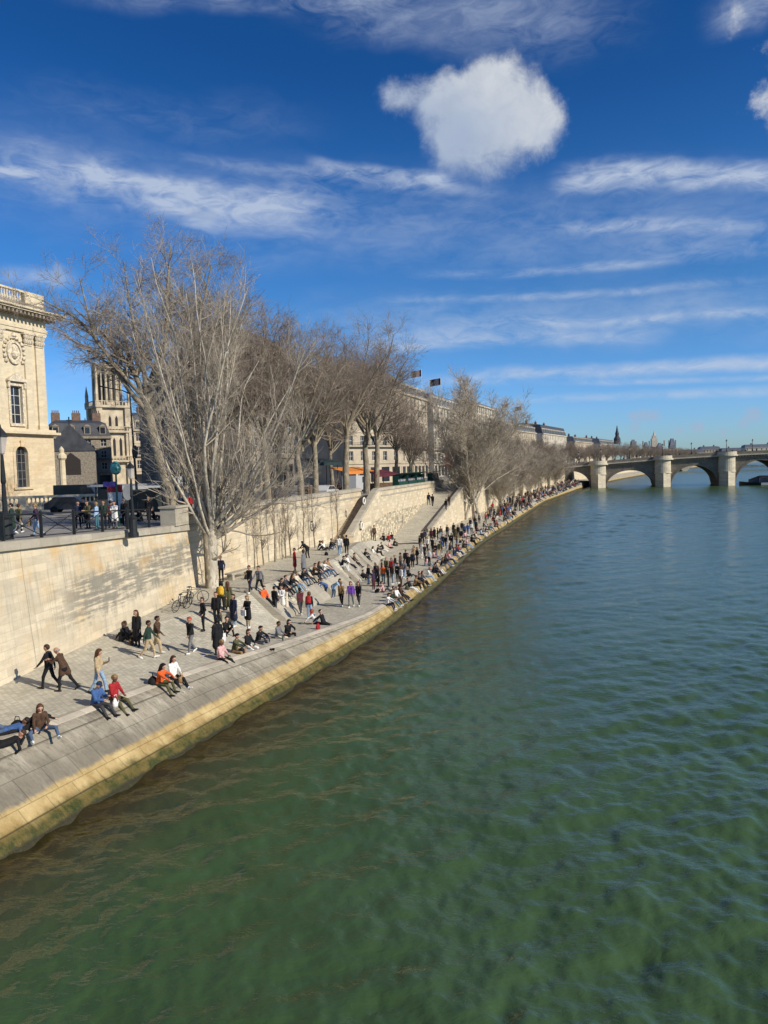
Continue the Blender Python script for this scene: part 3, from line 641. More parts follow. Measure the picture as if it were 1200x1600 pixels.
ARM = dict(down=((4, 12, 9), (-2, 10, 9)), pocket=((-12, 40, 16), (-10, 38, 16)), phone=((18, 112, 8), (5, 12, 8)), swing=((28, 42, 7), (-26, -8, 7)), hold=((25, 95, 4), (22, 98, 4)),
           lap=((22, 62, 10), (18, 58, 10)), prop=((-42, -34, 14), (-38, -30, 14)), knees=((48, 62, 8), (45, 60, 8)), cross=((20, 100, 12), (22, 96, 12)), wave=((60, 120, 10), (4, 14, 8)))
POSES = {
    'st': dict(hip=.915, legs=((2, -1), (-3, -3)), arms=ARM['down']), 'sp': dict(hip=.915, legs=((4, -2), (-2, -4)), arms=ARM['pocket'], splay=8),
    'ph': dict(hip=.915, legs=((3, -2), (-2, -3)), arms=ARM['phone'], head=18), 'sh': dict(hip=.915, legs=((1, -2), (-2, -3)), arms=ARM['hold'], head=8),
    'cs': dict(hip=.915, legs=((2, -1), (-3, -3)), arms=ARM['down'], coat=1.15, splay=4), 'ch': dict(hip=.915, legs=((2, -2), (-2, -3)), arms=ARM['hold'], coat=.85, splay=4, head=8),
    'wk': dict(hip=.885, legs=((24, 8), (-14, -36)), arms=ARM['swing'], lean=3, foot=(12, -30), splay=2), 'wl': dict(hip=.885, legs=((-15, -36), (23, 7)), arms=(ARM['swing'][1], ARM['swing'][0]), lean=4, foot=(-30, 10), splay=2),
    'wc': dict(hip=.89, legs=((18, 6), (-12, -30)), arms=ARM['pocket'], coat=1.0, lean=3, foot=(10, -24), splay=2), 'wb': dict(hip=.88, legs=((24, 2), (-22, -40)), arms=ARM['hold'], lean=22, head=6, coat=.45, foot=(5, -30), splay=2),
    'wp': dict(hip=.885, legs=((20, 6), (-13, -32)), arms=ARM['phone'], head=16, foot=(10, -26), splay=2),
    'bk': dict(hip=.1, lean=4, legs=((76, 40), (70, 34)), arms=ARM['lap'], foot=(20, 16), head=10, hipy=.0), 'b2': dict(hip=.1, lean=-18, legs=((72, 48), (80, 44)), arms=ARM['prop'], foot=(30, 26)),
    'b3': dict(hip=.1, lean=14, legs=((96, 18), (88, 24)), arms=ARM['knees'], foot=(4, 6), head=8), 'bp': dict(hip=.1, lean=10, legs=((80, 36), (86, 30)), arms=((26, 104, 6), (20, 80, 8)), head=22, foot=(16, 14)),
    'sg': dict(hip=.1, lean=12, legs=((128, 24), (122, 20)), arms=ARM['knees'], foot=(0, 0), splay=9), 's2': dict(hip=.1, lean=-14, legs=((100, 78), (122, 30)), arms=ARM['prop'], foot=(50, 0)),
    'sx': dict(hip=.1, lean=8, legs=((95, 60), (92, 66)), arms=ARM['lap'], head=14, splay=22, foot=(30, 30)), 'sb': dict(hip=.45, lean=6, legs=((84, 4), (88, -4)), arms=ARM['lap'], foot=(0, 0)),
    'ly': dict(hip=.11, lean=-80, legs=((90, 88), (126, 30)), arms=((70, 80, 20), (10, 70, 25)), head=20, foot=(80, 0)), 'l2': dict(hip=.11, lean=-52, legs=((92, 86), (90, 88)), arms=ARM['prop'], head=30, foot=(75, 70)),
    'bd': dict(hip=.84, lean=58, legs=((12, -8), (4, -14)), arms=((-20, 30, 8), (-16, 34, 8)), head=-20, foot=(0, 0), coat=.3), 'cr': dict(hip=.34, lean=24, legs=((118, -28), (110, -34)), arms=ARM['knees'], foot=(0, -12), splay=10),
}
HAIRK = ['short', 'long', 'bob', 'bun', 'cap', 'bald']
_pm = {}
def proto(pose, hairk, puff=0, wide=0, h=.0165):
    key = (pose, puff, wide, h)
    if key not in _pm:
        caps, Q, P, hands = figure(puff=puff, wide=wide, **POSES[pose])
        V, Qd, lab = field_mesh(caps, h)
        _pm[key] = (np_mesh('person', V, Qd, [None] * 5, True, lab), Q, P, hands, {})
    me, Q, P, hands, hs = _pm[key]
    if hairk not in hs:
        V, Qd, lab = field_mesh(hair_caps(Q, P, hairk), h * 1.05, .035)
        hs[hairk] = np_mesh('hair', V, Qd, [None], True)
    return me, hs[hairk], hands

CLR = {'K': ('black', (.010, .010, .012)), 'N': ('navy', (.014, .020, .045)), 'W': ('white', (.72, .70, .66)), 'G': ('grey', (.16, .16, .165)), 'H': ('dark grey', (.045, .045, .05)), 'B': ('brown', (.075, .042, .024)), 'T': ('beige', (.42, .32, .19)),
       'O': ('orange', (.70, .115, .022)), 'R': ('red', (.33, .018, .022)), 'D': ('denim', (.075, .115, .19)), 'J': ('pale denim', (.24, .35, .48)), 'L': ('light blue', (.30, .42, .58)), 'C': ('blue', (.05, .11, .27)), 'P': ('purple', (.14, .05, .30)), 'Y': ('yellow', (.62, .36, .03)),
       'E': ('olive', (.085, .082, .035)), 'Q': ('dark green', (.018, .04, .028)), 'M': ('maroon', (.085, .018, .022)), 'I': ('pink', (.62, .36, .34)), 'V': ('teal', (.05, .14, .17)), 'X': ('camel', (.27, .165, .075)), 'S': ('cream', (.60, .52, .40)), 'U': ('plum', (.04, .022, .05))}
HAIRC = {'k': ('black', (.008, .007, .006)), 'b': ('brown', (.045, .022, .011)), 'f': ('fair', (.24, .15, .065)), 'g': ('grey', (.25, .24, .23)), 'r': ('red', (.42, .05, .035)), 'n': ('navy', (.02, .028, .07)), 'h': ('chestnut', (.085, .035, .016))}
def cloth(c, rough=.85): return mat('cloth_' + c[0].replace(' ', '_'), c[1], rough, .22, 14, .25)
m_skin = [mat('skin_fair', (.50, .29, .20), .55, .08, 9), mat('skin_tan', (.40, .215, .135), .55, .08, 9), mat('skin_brown', (.17, .085, .05), .55, .08, 9)]
m_eye = mat('eye_dark', (.02, .014, .012), .3)
m_lace = {'K': mat('shoe_black', (.012, .012, .012), .5, .2), 'W': mat('shoe_white', (.70, .69, .66), .6, .1), 'B': mat('shoe_brown', (.07, .038, .02), .5, .2)}
VERB = {'st': 'standing', 'sp': 'standing', 'ph': 'standing with phone', 'sh': 'standing', 'cs': 'standing', 'ch': 'standing', 'wk': 'walking', 'wl': 'walking', 'wc': 'walking', 'wb': 'stooping', 'wp': 'walking with phone',
        'bk': 'sitting', 'b2': 'leaning back', 'b3': 'sitting', 'bp': 'sitting', 'sg': 'sitting', 's2': 'sitting', 'sx': 'sitting', 'sb': 'seated', 'ly': 'lying', 'l2': 'reclining', 'bd': 'bending over', 'cr': 'crouching'}
DIR = {'R': -18, 'U': 72, 'D': 252, 'I': 162, 'r': -40, 'u': 50, 'd': 225, 'i': 180, 'e': 0, 'n': 90, 's': 270, 'w': 185}
rp_ = random.Random(5)
PEOPLE = {}
seen_labels = {}
def person(px, py, pose, head, code, note, group='people along the lower quay', dz=0.0, pos=None, h=.0165, scale=None, label=None):
    """code: top, trousers, hair colour, hair kind, shoes, e.g. KDbsW; head: facing"""
    p = hit(px, py) if pos is None else np.array(pos, float)
    top, leg, hc, hk, shoe = code[:5]
    hk = dict(s='short', l='long', o='bob', u='bun', c='cap', x='bald')[hk]
    puff = 1 if 'p' in code[5:] else 0; wide = 2 if 'w' in code[5:] else 0
    me, hm, hands = proto(pose, hk, puff, wide, h)
    ang = head if not isinstance(head, str) else DIR[head]
    o = link('person', me)
    o.location = (float(p[0]), float(p[1]), float(p[2]) + dz); o.rotation_euler.z = rad(ang - 90 + rp_.uniform(-9, 9))
    s = (scale or 1.0) * rp_.uniform(.965, 1.02); w = s * rp_.uniform(.97, 1.07); o.scale = (w, w, s)
    ms = [m_skin[rp_.choice([0, 0, 0, 1, 1, 2]) if 'z' not in code else 2], cloth(CLR[top]), cloth(CLR[leg]), m_lace[shoe], m_eye]
    for i, mm in enumerate(ms):
        o.material_slots[i].link = 'OBJECT'; o.material_slots[i].material = mm
    hr = link('hair' if hk not in ('cap',) else 'cap', hm, o)
    hr.material_slots[0].link = 'OBJECT'; hr.material_slots[0].material = mat('hair_' + HAIRC[hc][0], HAIRC[hc][1], .6, .25, 20) if hk != 'cap' else cloth(HAIRC[hc])
    garment = 'long coat' if pose in ('cs', 'wc', 'ch') else ('padded jacket' if puff else 'top' if top in 'WSIVL' else 'jacket')
    lab = label or f"person in {CLR[top][0]} {garment}, {CLR[leg][0]} trousers, {VERB[pose]} {note}"
    if not label and len(lab.split()) > 16: lab = f"person in {CLR[top][0]} {garment}, {VERB[pose]} {note}"
    tag(o, lab, 'person', group, 'thing'); seen_labels.setdefault(lab, []).append(o)
    return o, hands
def held(o, hands, which, mb, name, mats, label, cat, rot=0, off=(0, 0, 0), group=None):
    """a thing of its own placed at a hand"""
    M = Matrix.Translation(o.location) @ Matrix.Rotation(o.rotation_euler.z, 4, 'Z') @ Matrix.Diagonal((*o.scale, 1))
    q = M @ Vector(tuple(map(float, hands[which]))) + Vector(off)
    b_ = mb.build(name, mats); b_.location = q; b_.rotation_euler.z = o.rotation_euler.z + rot
    return tag(b_, label, cat, group, 'thing')
def tote_mb(w=.34, h=.38):
    return MB().rbox((0, 0, -h - .12), w, .07, h).tube([(-w * .25, 0, -.13), (-w * .2, 0, 0), (w * .2, 0, 0), (w * .25, 0, -.13)], .012, 5)
# ================================================================ bare winter trees
def unit(v): return v / np.maximum(np.linalg.norm(v, axis=-1, keepdims=True), 1e-9)
def poly(p0, d, L, k, up, jit, rng, tgt=None):
    """growing lines: k points from p0 along d, bending upward and wandering"""
    n = len(p0); P = np.zeros((n, k, 3)); P[:, 0] = p0; d = d.copy()
    for j in range(1, k):
        d = unit(d + np.array([0, 0, up]) + rng.normal(0, jit, (n, 3)))
        P[:, j] = P[:, j - 1] + d * (L / (k - 1))[:, None]
    return P
def sprout(P, R, n, t0, t1, ang, L, k, up, jit, rng, rr=.6, r1=.35, rmin=.004, taper=.5):
    m, K = R.shape
    idx = np.repeat(np.arange(m), n); t_ = rng.uniform(t0, t1, m * n); f = t_ * (K - 1); i = np.minimum(f.astype(int), K - 2); w = (f - i)[:, None]
    a, b_ = P[idx, i], P[idx, i + 1]; p0 = a + (b_ - a) * w; tan = unit(b_ - a)
    r0 = (R[idx, i] * (1 - w[:, 0]) + R[idx, i + 1] * w[:, 0]) * rr
    v = rng.normal(0, 1, (m * n, 3)); v = unit(v - (v * tan).sum(-1, keepdims=True) * tan)
    an = np.radians(rng.uniform(*ang, m * n))[:, None]
    d = tan * np.cos(an) + v * np.sin(an)
    Ls = L * rng.uniform(.55, 1.25, m * n) * (1 - taper * t_)
    Q = poly(p0, d, Ls, k, up, jit, rng)
    r0 = np.maximum(r0, rmin); rad_ = r0[:, None] * np.linspace(1, r1, k)[None]
    return Q, np.maximum(rad_, rmin * .7)
def tubes(P, R, n):
    """every line of P becomes a tube of n sides; returns vertices and quads"""
    m, k = R.shape
    tan = np.zeros_like(P); tan[:, 1:-1] = P[:, 2:] - P[:, :-2]; tan[:, 0] = P[:, 1] - P[:, 0]; tan[:, -1] = P[:, -1] - P[:, -2]; tan = unit(tan)
    ref = np.where(np.abs(tan[..., 2:]) < .9, np.array([0, 0, 1.]), np.array([1., 0, 0]))
    a = unit(np.cross(tan, ref)); b_ = np.cross(tan, a)
    th = np.arange(n) * 2 * np.pi / n
    V = P[:, :, None] + (a[:, :, None] * np.cos(th)[:, None] + b_[:, :, None] * np.sin(th)[:, None]) * R[:, :, None, None]
    base = (np.arange(m)[:, None, None] * k + np.arange(k - 1)[None, :, None]) * n; q = np.arange(n)[None, None]; q2 = (q + 1) % n
    Q = np.stack([base + q, base + q2, base + n + q2, base + n + q], -1).reshape(-1, 4)
    return V.reshape(-1, 3), Q
def joinq(parts):
    Vs, Qs, o = [], [], 0
    for V, Q in parts: Vs.append(V); Qs.append(Q + o); o += len(V)
    return np.concatenate(Vs), np.concatenate(Qs)
def bark(name, lo, hi, patch, sc_=1.0):
    m, t, b = newmat(name)
    pos = t.n('ShaderNodeTexCoord').outputs['Object']
    c = t.mix(t.ramp(t.noise(t.map(pos, (3 * sc_, 3 * sc_, 1.2 * sc_)), 1.0, 5, .6), .35, .65), lo, hi)
    c = t.mix(t.math('MULTIPLY', t.ramp(t.noise(t.map(pos, (5 * sc_, 5 * sc_, 2.4 * sc_)), 1.0, 3, .5), .55, .62), .8), c, patch)
    t.t.links.new(c, b.inputs['Base Color']); b.inputs['Roughness'].default_value = .9; b.inputs['Specular IOR Level'].default_value = .15
    t.t.links.new(t.n('ShaderNodeBump', ins={'Strength': .5, 'Distance': .03, 'Height': t.noise(pos, 14, 6)}).outputs[0], b.inputs['Normal'])
    return m
m_bark_pale = bark('plane_bark_pale', (.40, .35, .27), (.56, .51, .41), (.26, .22, .16))
m_bark_dark = bark('plane_bark_grey', (.175, .145, .10), (.29, .245, .175), (.38, .325, .235))
m_twig = mat('twig_brown', (.29, .24, .185), .9, .3, .6)
m_twig_pale = mat('twig_pale', (.41, .35, .27), .9, .3, .8)
m_twig_red = mat('twig_red_brown', (.26, .205, .16), .9, .3, .5)
m_seed = mat('seed_ball', (.07, .045, .03), .9, .2, 5)
def line(pts, k=9):
    """smooth line through the given points"""
    p = np.array(pts, float); s = np.concatenate([[0], np.cumsum(np.linalg.norm(np.diff(p, axis=0), axis=1))])
    u = np.linspace(0, s[-1], k * 3); q = np.stack([np.interp(u, s, p[:, j]) for j in range(3)], 1)
    for _ in range(2): q[1:-1] = (q[:-2] + q[1:-1] * 2 + q[2:]) / 4
    i = np.linspace(0, len(q) - 1, k).astype(int); return q[i]
def tree_meshes(kind, seed):
    """a trunk mesh (trunk and limbs) and a crown mesh (branches and twigs); the foot is the origin"""
    rng = np.random.default_rng(seed); J = lambda a: rng.normal(0, a)
    trunk, big = [], []
    if kind == 'riverside':       # many pale stems fanned from a short stout trunk
        tr = line([(0, 0, -.4), (.02, 0, 0), (.05, .02, 1.5), (.12, 0, 3.0), (.25, 0, 4.2)], 8); trunk.append((tr[None], np.array([[.52, .43, .38, .37, .36, .35, .33, .25]])))
        p0 = []; d = []; L = []
        for i in range(19):
            a = i * 2.4 + J(.25); inc = [8, 14, 22, 30, 12, 36, 18, 26][i % 8] + J(3)
            p0.append((.14 + J(.05), J(.06), 2.9 + (i % 5) * .28)); d.append((math.sin(rad(inc)) * math.cos(a), math.sin(rad(inc)) * math.sin(a), math.cos(rad(inc)))); L.append(rng.uniform(15, 19.5) * (1 - inc / 140))
        st = poly(np.array(p0), np.array(d), np.array(L), 12, .03, .07, rng); rs = np.linspace(.135, .02, 12)[None] * rng.uniform(.6, 1.15, (19, 1))
        for i in range(19):
            if i in (0, 4): rs[i] *= 1.25
        big.append((st, rs))
        lo = [[(.1, 0, 3.0), (1.4, -.1, 3.7), (2.8, -.3, 4.5), (4.2, -.4, 5.3), (5.6, -.5, 5.2)], [(.15, 0, 3.2), (1.2, .5, 4.6), (2.6, .9, 6.4), (3.7, 1.2, 8.5)], [(0, 0, 3.3), (-.8, -.2, 5.6), (-1.6, -.5, 8.0), (-2.6, -.8, 10.4), (-3.6, -1.0, 12.4)], [(.1, 0, 2.9), (-.9, -.7, 5.0), (-1.9, -1.6, 7.4), (-2.5, -2.2, 10)],
              [(.1, 0, 3.2), (1.6, -.6, 4.3), (3.3, -1.3, 6.4), (4.8, -1.9, 9.6)]]
        lp = np.stack([line(q, 12) for q in lo]); big.append((lp, np.linspace(.15, .025, 12)[None].repeat(len(lo), 0)))
        B = np.concatenate([st, lp]); RB = np.concatenate([rs, big[1][1]])
        l1 = sprout(B, RB, 11, .12, .97, (16, 50), 4.2, 7, .10, .10, rng, .5, .3, .016, .5)
        l2 = sprout(*l1, 8, .15, 1.0, (18, 55), 1.9, 5, .07, .13, rng, .55, .35, .011, .4)
        l3 = sprout(*l2, 4, .15, 1.0, (20, 60), .8, 3, .03, .15, rng, .6, .4, .0072, .3)
    elif kind == 'leaning':       # old plane, trunk leaning left, heavy limbs
        tr = line([(.5, 0, -.4), (.42, 0, 0), (0, 0, 2.0), (-.55, 0, 4.5), (-1.1, 0, 7), (-1.35, 0, 9.0)], 10); trunk.append((tr[None], np.linspace(.58, .34, 10)[None]))
        lo = [[(-1.2, 0, 8), (-2.2, -.4, 9.2), (-3.1, -.8, 10.9), (-4.0, -1.2, 12.8), (-5.6, -1.6, 14.9), (-8.0, -2, 16.2)], [(-1.35, 0, 8.8), (-2.2, .3, 11), (-3.6, .7, 13), (-5.4, 1.0, 14.8), (-7.0, 1.3, 16.3)], [(-1.3, 0, 8.6), (-.4, .2, 10.6), (.3, .4, 13.5), (.5, .5, 17.5), (.9, .6, 20.5)],
              [(-1.35, 0, 9), (-1.5, .2, 12), (-2.3, .4, 15.5), (-2.7, .4, 19.5)], [(-1.2, 0, 8.3), (.3, -.4, 10), (2.0, -.9, 12.2), (3.6, -1.3, 15.6), (4.4, -1.6, 18.5)], [(-1.1, 0, 7.6), (.2, .6, 9), (1.9, 1.6, 11.5), (3.0, 2.6, 14.8)], [(-1.3, 0, 8.8), (-2.6, -1.0, 10.6), (-4.4, -1.8, 13.3), (-5.0, -2.4, 17.6)],
              [(-1.3, 0, 8.6), (-1.2, 1.3, 11), (-.5, 3.0, 14), (0, 4.2, 17.5)], [(-1.2, 0, 8.2), (-2.2, 1.4, 10), (-3.5, 3.0, 12.6), (-4.4, 4.2, 16)]]
        lp = np.stack([line(q, 12) for q in lo]); rs = np.linspace(.23, .05, 12)[None].repeat(len(lo), 0) * rng.uniform(.75, 1.15, (len(lo), 1)); big.append((lp, rs))
        l1 = sprout(lp, rs, 14, .2, 1.0, (28, 70), 4.6, 7, .05, .13, rng, .5, .3, .018, .45)
        l2 = sprout(*l1, 10, .15, 1.0, (25, 70), 2.2, 5, .02, .16, rng, .55, .35, .012, .4)
        l3 = sprout(*l2, 7, .15, 1.0, (25, 70), .95, 3, -.01, .18, rng, .6, .4, .009, .3)
    elif kind == 'street':        # plane of the row on the quay street, rounded dense crown
        bend = rng.uniform(-.5, .5); tr = line([(0, 0, -.3), (0, 0, 0), (bend * .6, 0, 2.6), (bend, J(.2), 5), (bend * .7, J(.2), 7.2)], 9); trunk.append((tr[None], np.linspace(.40, .25, 9)[None]))
        top = tr[-1]; p0 = []; d = []; L = []
        for i in range(11):
            a = i * 2.4 + J(.3); inc = [14, 34, 52, 26, 44][i % 5] + J(5)
            p0.append(top + np.array([0, 0, -rng.uniform(0, 1.9)])); d.append((math.sin(rad(inc)) * math.cos(a), math.sin(rad(inc)) * math.sin(a), math.cos(rad(inc)))); L.append(rng.uniform(9, 12.5) * (1 - inc / 190))
        st = poly(np.array(p0), np.array(d), np.array(L), 10, .05, .07, rng); rs = np.linspace(.17, .035, 10)[None] * rng.uniform(.7, 1.1, (11, 1)); big.append((st, rs))
        l1 = sprout(st, rs, 13, .2, 1.0, (25, 65), 4.0, 6, .05, .12, rng, .5, .3, .018, .4)
        l2 = sprout(*l1, 8, .15, 1.0, (25, 65), 1.8, 5, .03, .15, rng, .55, .35, .011, .4)
        l3 = sprout(*l2, 5, .15, 1.0, (25, 65), .95, 3, .0, .18, rng, .6, .4, .009, .3)
    elif kind == 'fan':           # broad fan of fine upright branches above a few thin stems
        p0 = []; d = []; L = []
        for i in range(26):
            a = i * 2.4 + J(.3); inc = 3 + (i % 9) * 5.8 + J(2)
            p0.append((J(.35), J(.35), 2.0 + rng.uniform(0, 1.2))); d.append((math.sin(rad(inc)) * math.cos(a), math.sin(rad(inc)) * math.sin(a), math.cos(rad(inc)))); L.append(rng.uniform(15.5, 18) * (1 - inc / 260))
        for sx_, sy_ in ((-.55, 0), (.15, .2), (.7, -.2)):
            tr = line([(sx_ * 1.6, sy_, -.3), (sx_ * 1.5, sy_, 0), (sx_, sy_, 1.4), (sx_ * .5, sy_ * .5, 2.8)], 6); trunk.append((tr[None], np.linspace(.22, .17, 6)[None]))
        st = poly(np.array(p0), np.array(d), np.array(L), 11, .02, .045, rng); rs = np.linspace(.10, .02, 11)[None] * rng.uniform(.6, 1.1, (26, 1)); big.append((st, rs))
        l1 = sprout(st, rs, 20, .08, 1.0, (16, 50), 4.6, 6, .10, .08, rng, .5, .35, .024, .45)
        l2 = sprout(*l1, 9, .1, 1.0, (15, 50), 2.1, 5, .08, .12, rng, .55, .4, .017, .4)
        l3 = sprout(*l2, 4, .2, 1.0, (15, 50), 1.0, 3, .05, .15, rng, .6, .5, .014, .3)
    else:                         # slender young tree against the wall
        tr = line([(0, 0, -.2), (0, 0, 0), (J(.1), 0, 1.6), (J(.15), 0, 3.2), (J(.2), 0, 5.2)], 9); trunk.append((tr[None], np.linspace(.07, .02, 9)[None]))
        l1 = sprout(tr[None], trunk[0][1], 16, .25, 1.0, (20, 55), 1.6, 6, .14, .1, rng, .5, .35, .011, .5)
        l2 = sprout(*l1, 6, .15, 1.0, (20, 55), .7, 4, .05, .14, rng, .6, .4, .008, .4)
        l3 = sprout(*l2, 3, .2, 1.0, (20, 55), .35, 3, .02, .14, rng, .6, .4, .006, .3)
    tv = joinq([tubes(P, R, 12) for P, R in trunk] + [tubes(P, R, 7) for P, R in big])
    cv = joinq([tubes(*l1, 4), tubes(*l2, 3), tubes(*l3, 3)])
    return tv, cv
_tm = {}
def tree(kind, seed, loc, rz, label, group, mt, mc, name='bare_tree', cat='tree', scale=1.0):
    if (kind, seed) not in _tm:
        tv, cv = tree_meshes(kind, seed)
        _tm[kind, seed] = (np_mesh('trunk', *tv, [mt]), np_mesh('crown', *cv, [mc]))
    a, b_ = _tm[kind, seed]
    o = thing(name, label, cat, loc, rz, group); o.scale = (scale,) * 3 if not hasattr(scale, '__len__') else scale
    link('trunk', a, o); link('crown', b_, o)
    return o
p = hit(331, 918); tree('riverside', 3, p, 0, 'tall bare tree with many pale upright stems, growing on the lower quay', None, m_bark_pale, m_twig_pale)
tree('leaning', 7, (-16.6, 57, 6.9), 0, 'old bare plane tree leaning left on the street beside the tower', None, m_bark_dark, m_twig)
pc = (N_(45) + .62, 46.3, 2.8)
def corner_tree():
    rng = np.random.default_rng(11)
    tr = line([(0, 0, -.3), (0, 0, 0), (-.05, 0, 1.6), (-.12, 0, 3.2), (.0, .1, 4.6), (.2, .1, 6.2)], 10)
    lo = np.stack([line(q, 8) for q in ([(-.08, 0, 2.0), (.6, -.1, 1.9), (1.1, -.1, 2.5), (1.2, -.1, 3.6), (1.1, 0, 4.6)], [(-.1, 0, 3), (.5, 0, 3.6), (.8, 0, 4.8), (1.0, .1, 6.4)], [(-.1, 0, 3.4), (-.6, 0, 4.6), (-.8, .1, 6.2), (-.7, .1, 7.5)])])
    R = np.linspace(.11, .03, 8)[None].repeat(3, 0)
    l1 = sprout(np.concatenate([lo, tr[None, 2:]]), np.concatenate([R, np.linspace(.15, .05, 8)[None]]), 8, .3, 1, (25, 60), 1.4, 6, .1, .1, rng, .5, .3, .012); l2 = sprout(*l1, 5, .2, 1, (25, 60), .6, 4, .05, .12, rng, .6, .4, .007)
    o = thing('bare_tree', 'small grey tree squeezed against the end of the railed wall', 'tree', pc, 0)
    link('trunk', np_mesh('trunk', *joinq([tubes(tr[None], np.linspace(.26, .1, 10)[None], 10), tubes(lo, R, 6)]), [m_bark_dark]), o); link('crown', np_mesh('crown', *joinq([tubes(*l1, 4), tubes(*l2, 3)]), [m_twig]), o)
corner_tree()
# the row on the street, seen by its trunks
for i, (px, Y, rz, lab) in enumerate([(418, 66, .3, 'bare street tree with a straight trunk left of two slimmer ones'), (470, 72, 1.9, 'bare street tree with a pale slim trunk beside the green kiosk'), (492, 80, 3.4, 'bare street tree with a thick straight trunk above the long cream wall'),
                                      (541, 86, 5.2, 'bare street tree with a crooked bent trunk at the top of the stairs'), (572, 95, .9, 'bare street tree beside the orange awning, nearer of two close trunks'), (588, 104, 2.6, 'bare street tree beside the maroon stall, farther of two close trunks'),
                                      (618, 122, 4.0, 'bare street tree behind the first green bookstall'), (645, 140, 1.2, 'bare street tree behind the second green bookstall'), (640, 116, 2.2, 'bare street tree with a thin trunk before the white facade'), (382, 74, 5.0, 'bare street tree half hidden behind the pale riverside tree'),
                                      (345, 66, 2.6, 'big bare street tree behind the tall pale riverside tree, left of another'), (310, 78, 4.4, 'bare street tree behind the leaning plane and the stone pavilion'), (440, 92, .2, 'bare street tree set back before the brown department store'), (520, 118, 3.0, 'bare street tree set back behind the crooked one')]):
    x = atY(px, 750, Y)[0]
    o = tree('street', 20 + i % 3, (x, Y, z_street(Y)), rz, lab, 'bare planes along the quay street', m_bark_dark, m_twig if i % 2 else m_twig_red, scale=[.98, .94, .97, 1.12, 1.16, 1.12, .92, .68, .62, 1.08, 1.2, 1.15, .95, .95][i])
x, Y, z = hit(738, 812); tree('fan', 31, (x, Y, z), 0, 'broad fan shaped bare tree rising from the lower quay beside the ramp', None, m_bark_pale, m_twig_pale, scale=(1.24, 1.24, 1.10))
for i in range(14):
    Y = 143 + i * 8.4 + (i % 3) * 2; X = float(O_(Y)) + (1.2 if i % 2 else 2.6)
    k = ('street', 20 + i % 3) if i % 3 else ('fan', 31)
    tree(*k, (X, Y, float(z_quay(Y, Xw(Y) - X))), i * 1.3, 'one of the bare trees lining the far lower quay before the bridge', 'bare trees along the far lower quay', m_bark_pale, m_twig_pale, scale=(.8, .8, .66 + .05 * (i % 2)) if i % 3 else (.72, .72, .6))
for i in range(26):               # far street trees, a brown band before the facades
    Y = 160 + i * 11 + (i % 3) * 3; X = float(edgeX(Y)) - 4 - (i % 2) * 9
    tree('street', 20 + i % 3, (X, Y, z_street(Y)), i * 1.7, 'bare brown street tree in the far row before the pale facades', 'bare trees in the far street row', m_bark_dark, m_twig_red, scale=(.8, .8, .60 + .06 * (i % 3)))
for i in range(30):
    Y = 450 + i * 18; X = float(edgeX(Y)) - 3 - (i % 3) * 9
    tree('street', 20 + i % 3, (X, Y, z_street(Y)), i * 1.7, 'tiny bare tree beyond the bridge on the left bank of the picture', 'bare trees beyond the bridge', m_bark_dark, m_twig_red, scale=(1.1, 1.1, .85))
for i, (px, py, h_) in enumerate([(412, 884, 1.0), (432, 878, 1.15), (452, 872, .9), (470, 869, 1.05), (395, 889, .85), (490, 862, 1.0), (508, 856, 1.1), (525, 848, 1.2), (443, 874, .7)]):
    p = hit(px, py); Yw = p[1]; X = float(W_(Yw)) + .55
    tree('sapling', 40 + i % 3, (X, Yw, float(z_quay(Yw, Xw(Yw) - X))), i * 2.1, 'thin bare sapling at the foot of the cream wall', 'saplings along the foot of the cream wall', m_bark_dark, m_twig_red, name='sapling', cat='young tree', scale=h_)
# ================================================================ buildings (local x along the facade, facing local -y, z up from the ground)
m_louv = stone('golden_limestone', (.66, .54, .36), 1.6, .62, 'X', .35, .1, (.42, .36, .27), .25, (.66, .48, .27), bump=.2, local=True)
m_louv_up = stone('pale_limestone', (.67, .57, .395), 1.8, .7, 'X', .22, .08, (.40, .36, .28), .3, bump=.2, local=True)
m_orn = mat('carved_limestone', (.60, .52, .385), .9, .3, 5, .6)
m_dark_stone = mat('dark_stone', (.25, .215, .165), .9, .3, 3, .4)  # darker stone tone for modillions, attic, church and one house
m_glass = mat('window_glass', (.025, .028, .034), .12, .3, .7, 0, 0, .6)
m_white = mat('painted_white', (.70, .68, .62), .6, .06)
m_hstone = mat('facade_cream', (.46, .39, .285), .9, .16, .35, .15)
m_hstone2 = mat('facade_pale', (.52, .465, .37), .9, .14, .35, .15)
m_hstone3 = mat('facade_grey_brown', (.23, .195, .15), .9, .2, .35, .15)
m_zinc = mat('zinc_roof', (.105, .115, .135), .5, .2, .6)
m_slate = mat('slate_roof', (.055, .058, .066), .6, .25, .8)
m_iron = mat('dark_iron', (.018, .021, .022), .5, .2, 5)
m_green = mat('bookstall_green', (.012, .052, .036), .5, .25, 3)
m_brick = mat('chimney_brick', (.17, .11, .08), .9, .25, 2)
PHI = math.atan2(.9496, .3134)

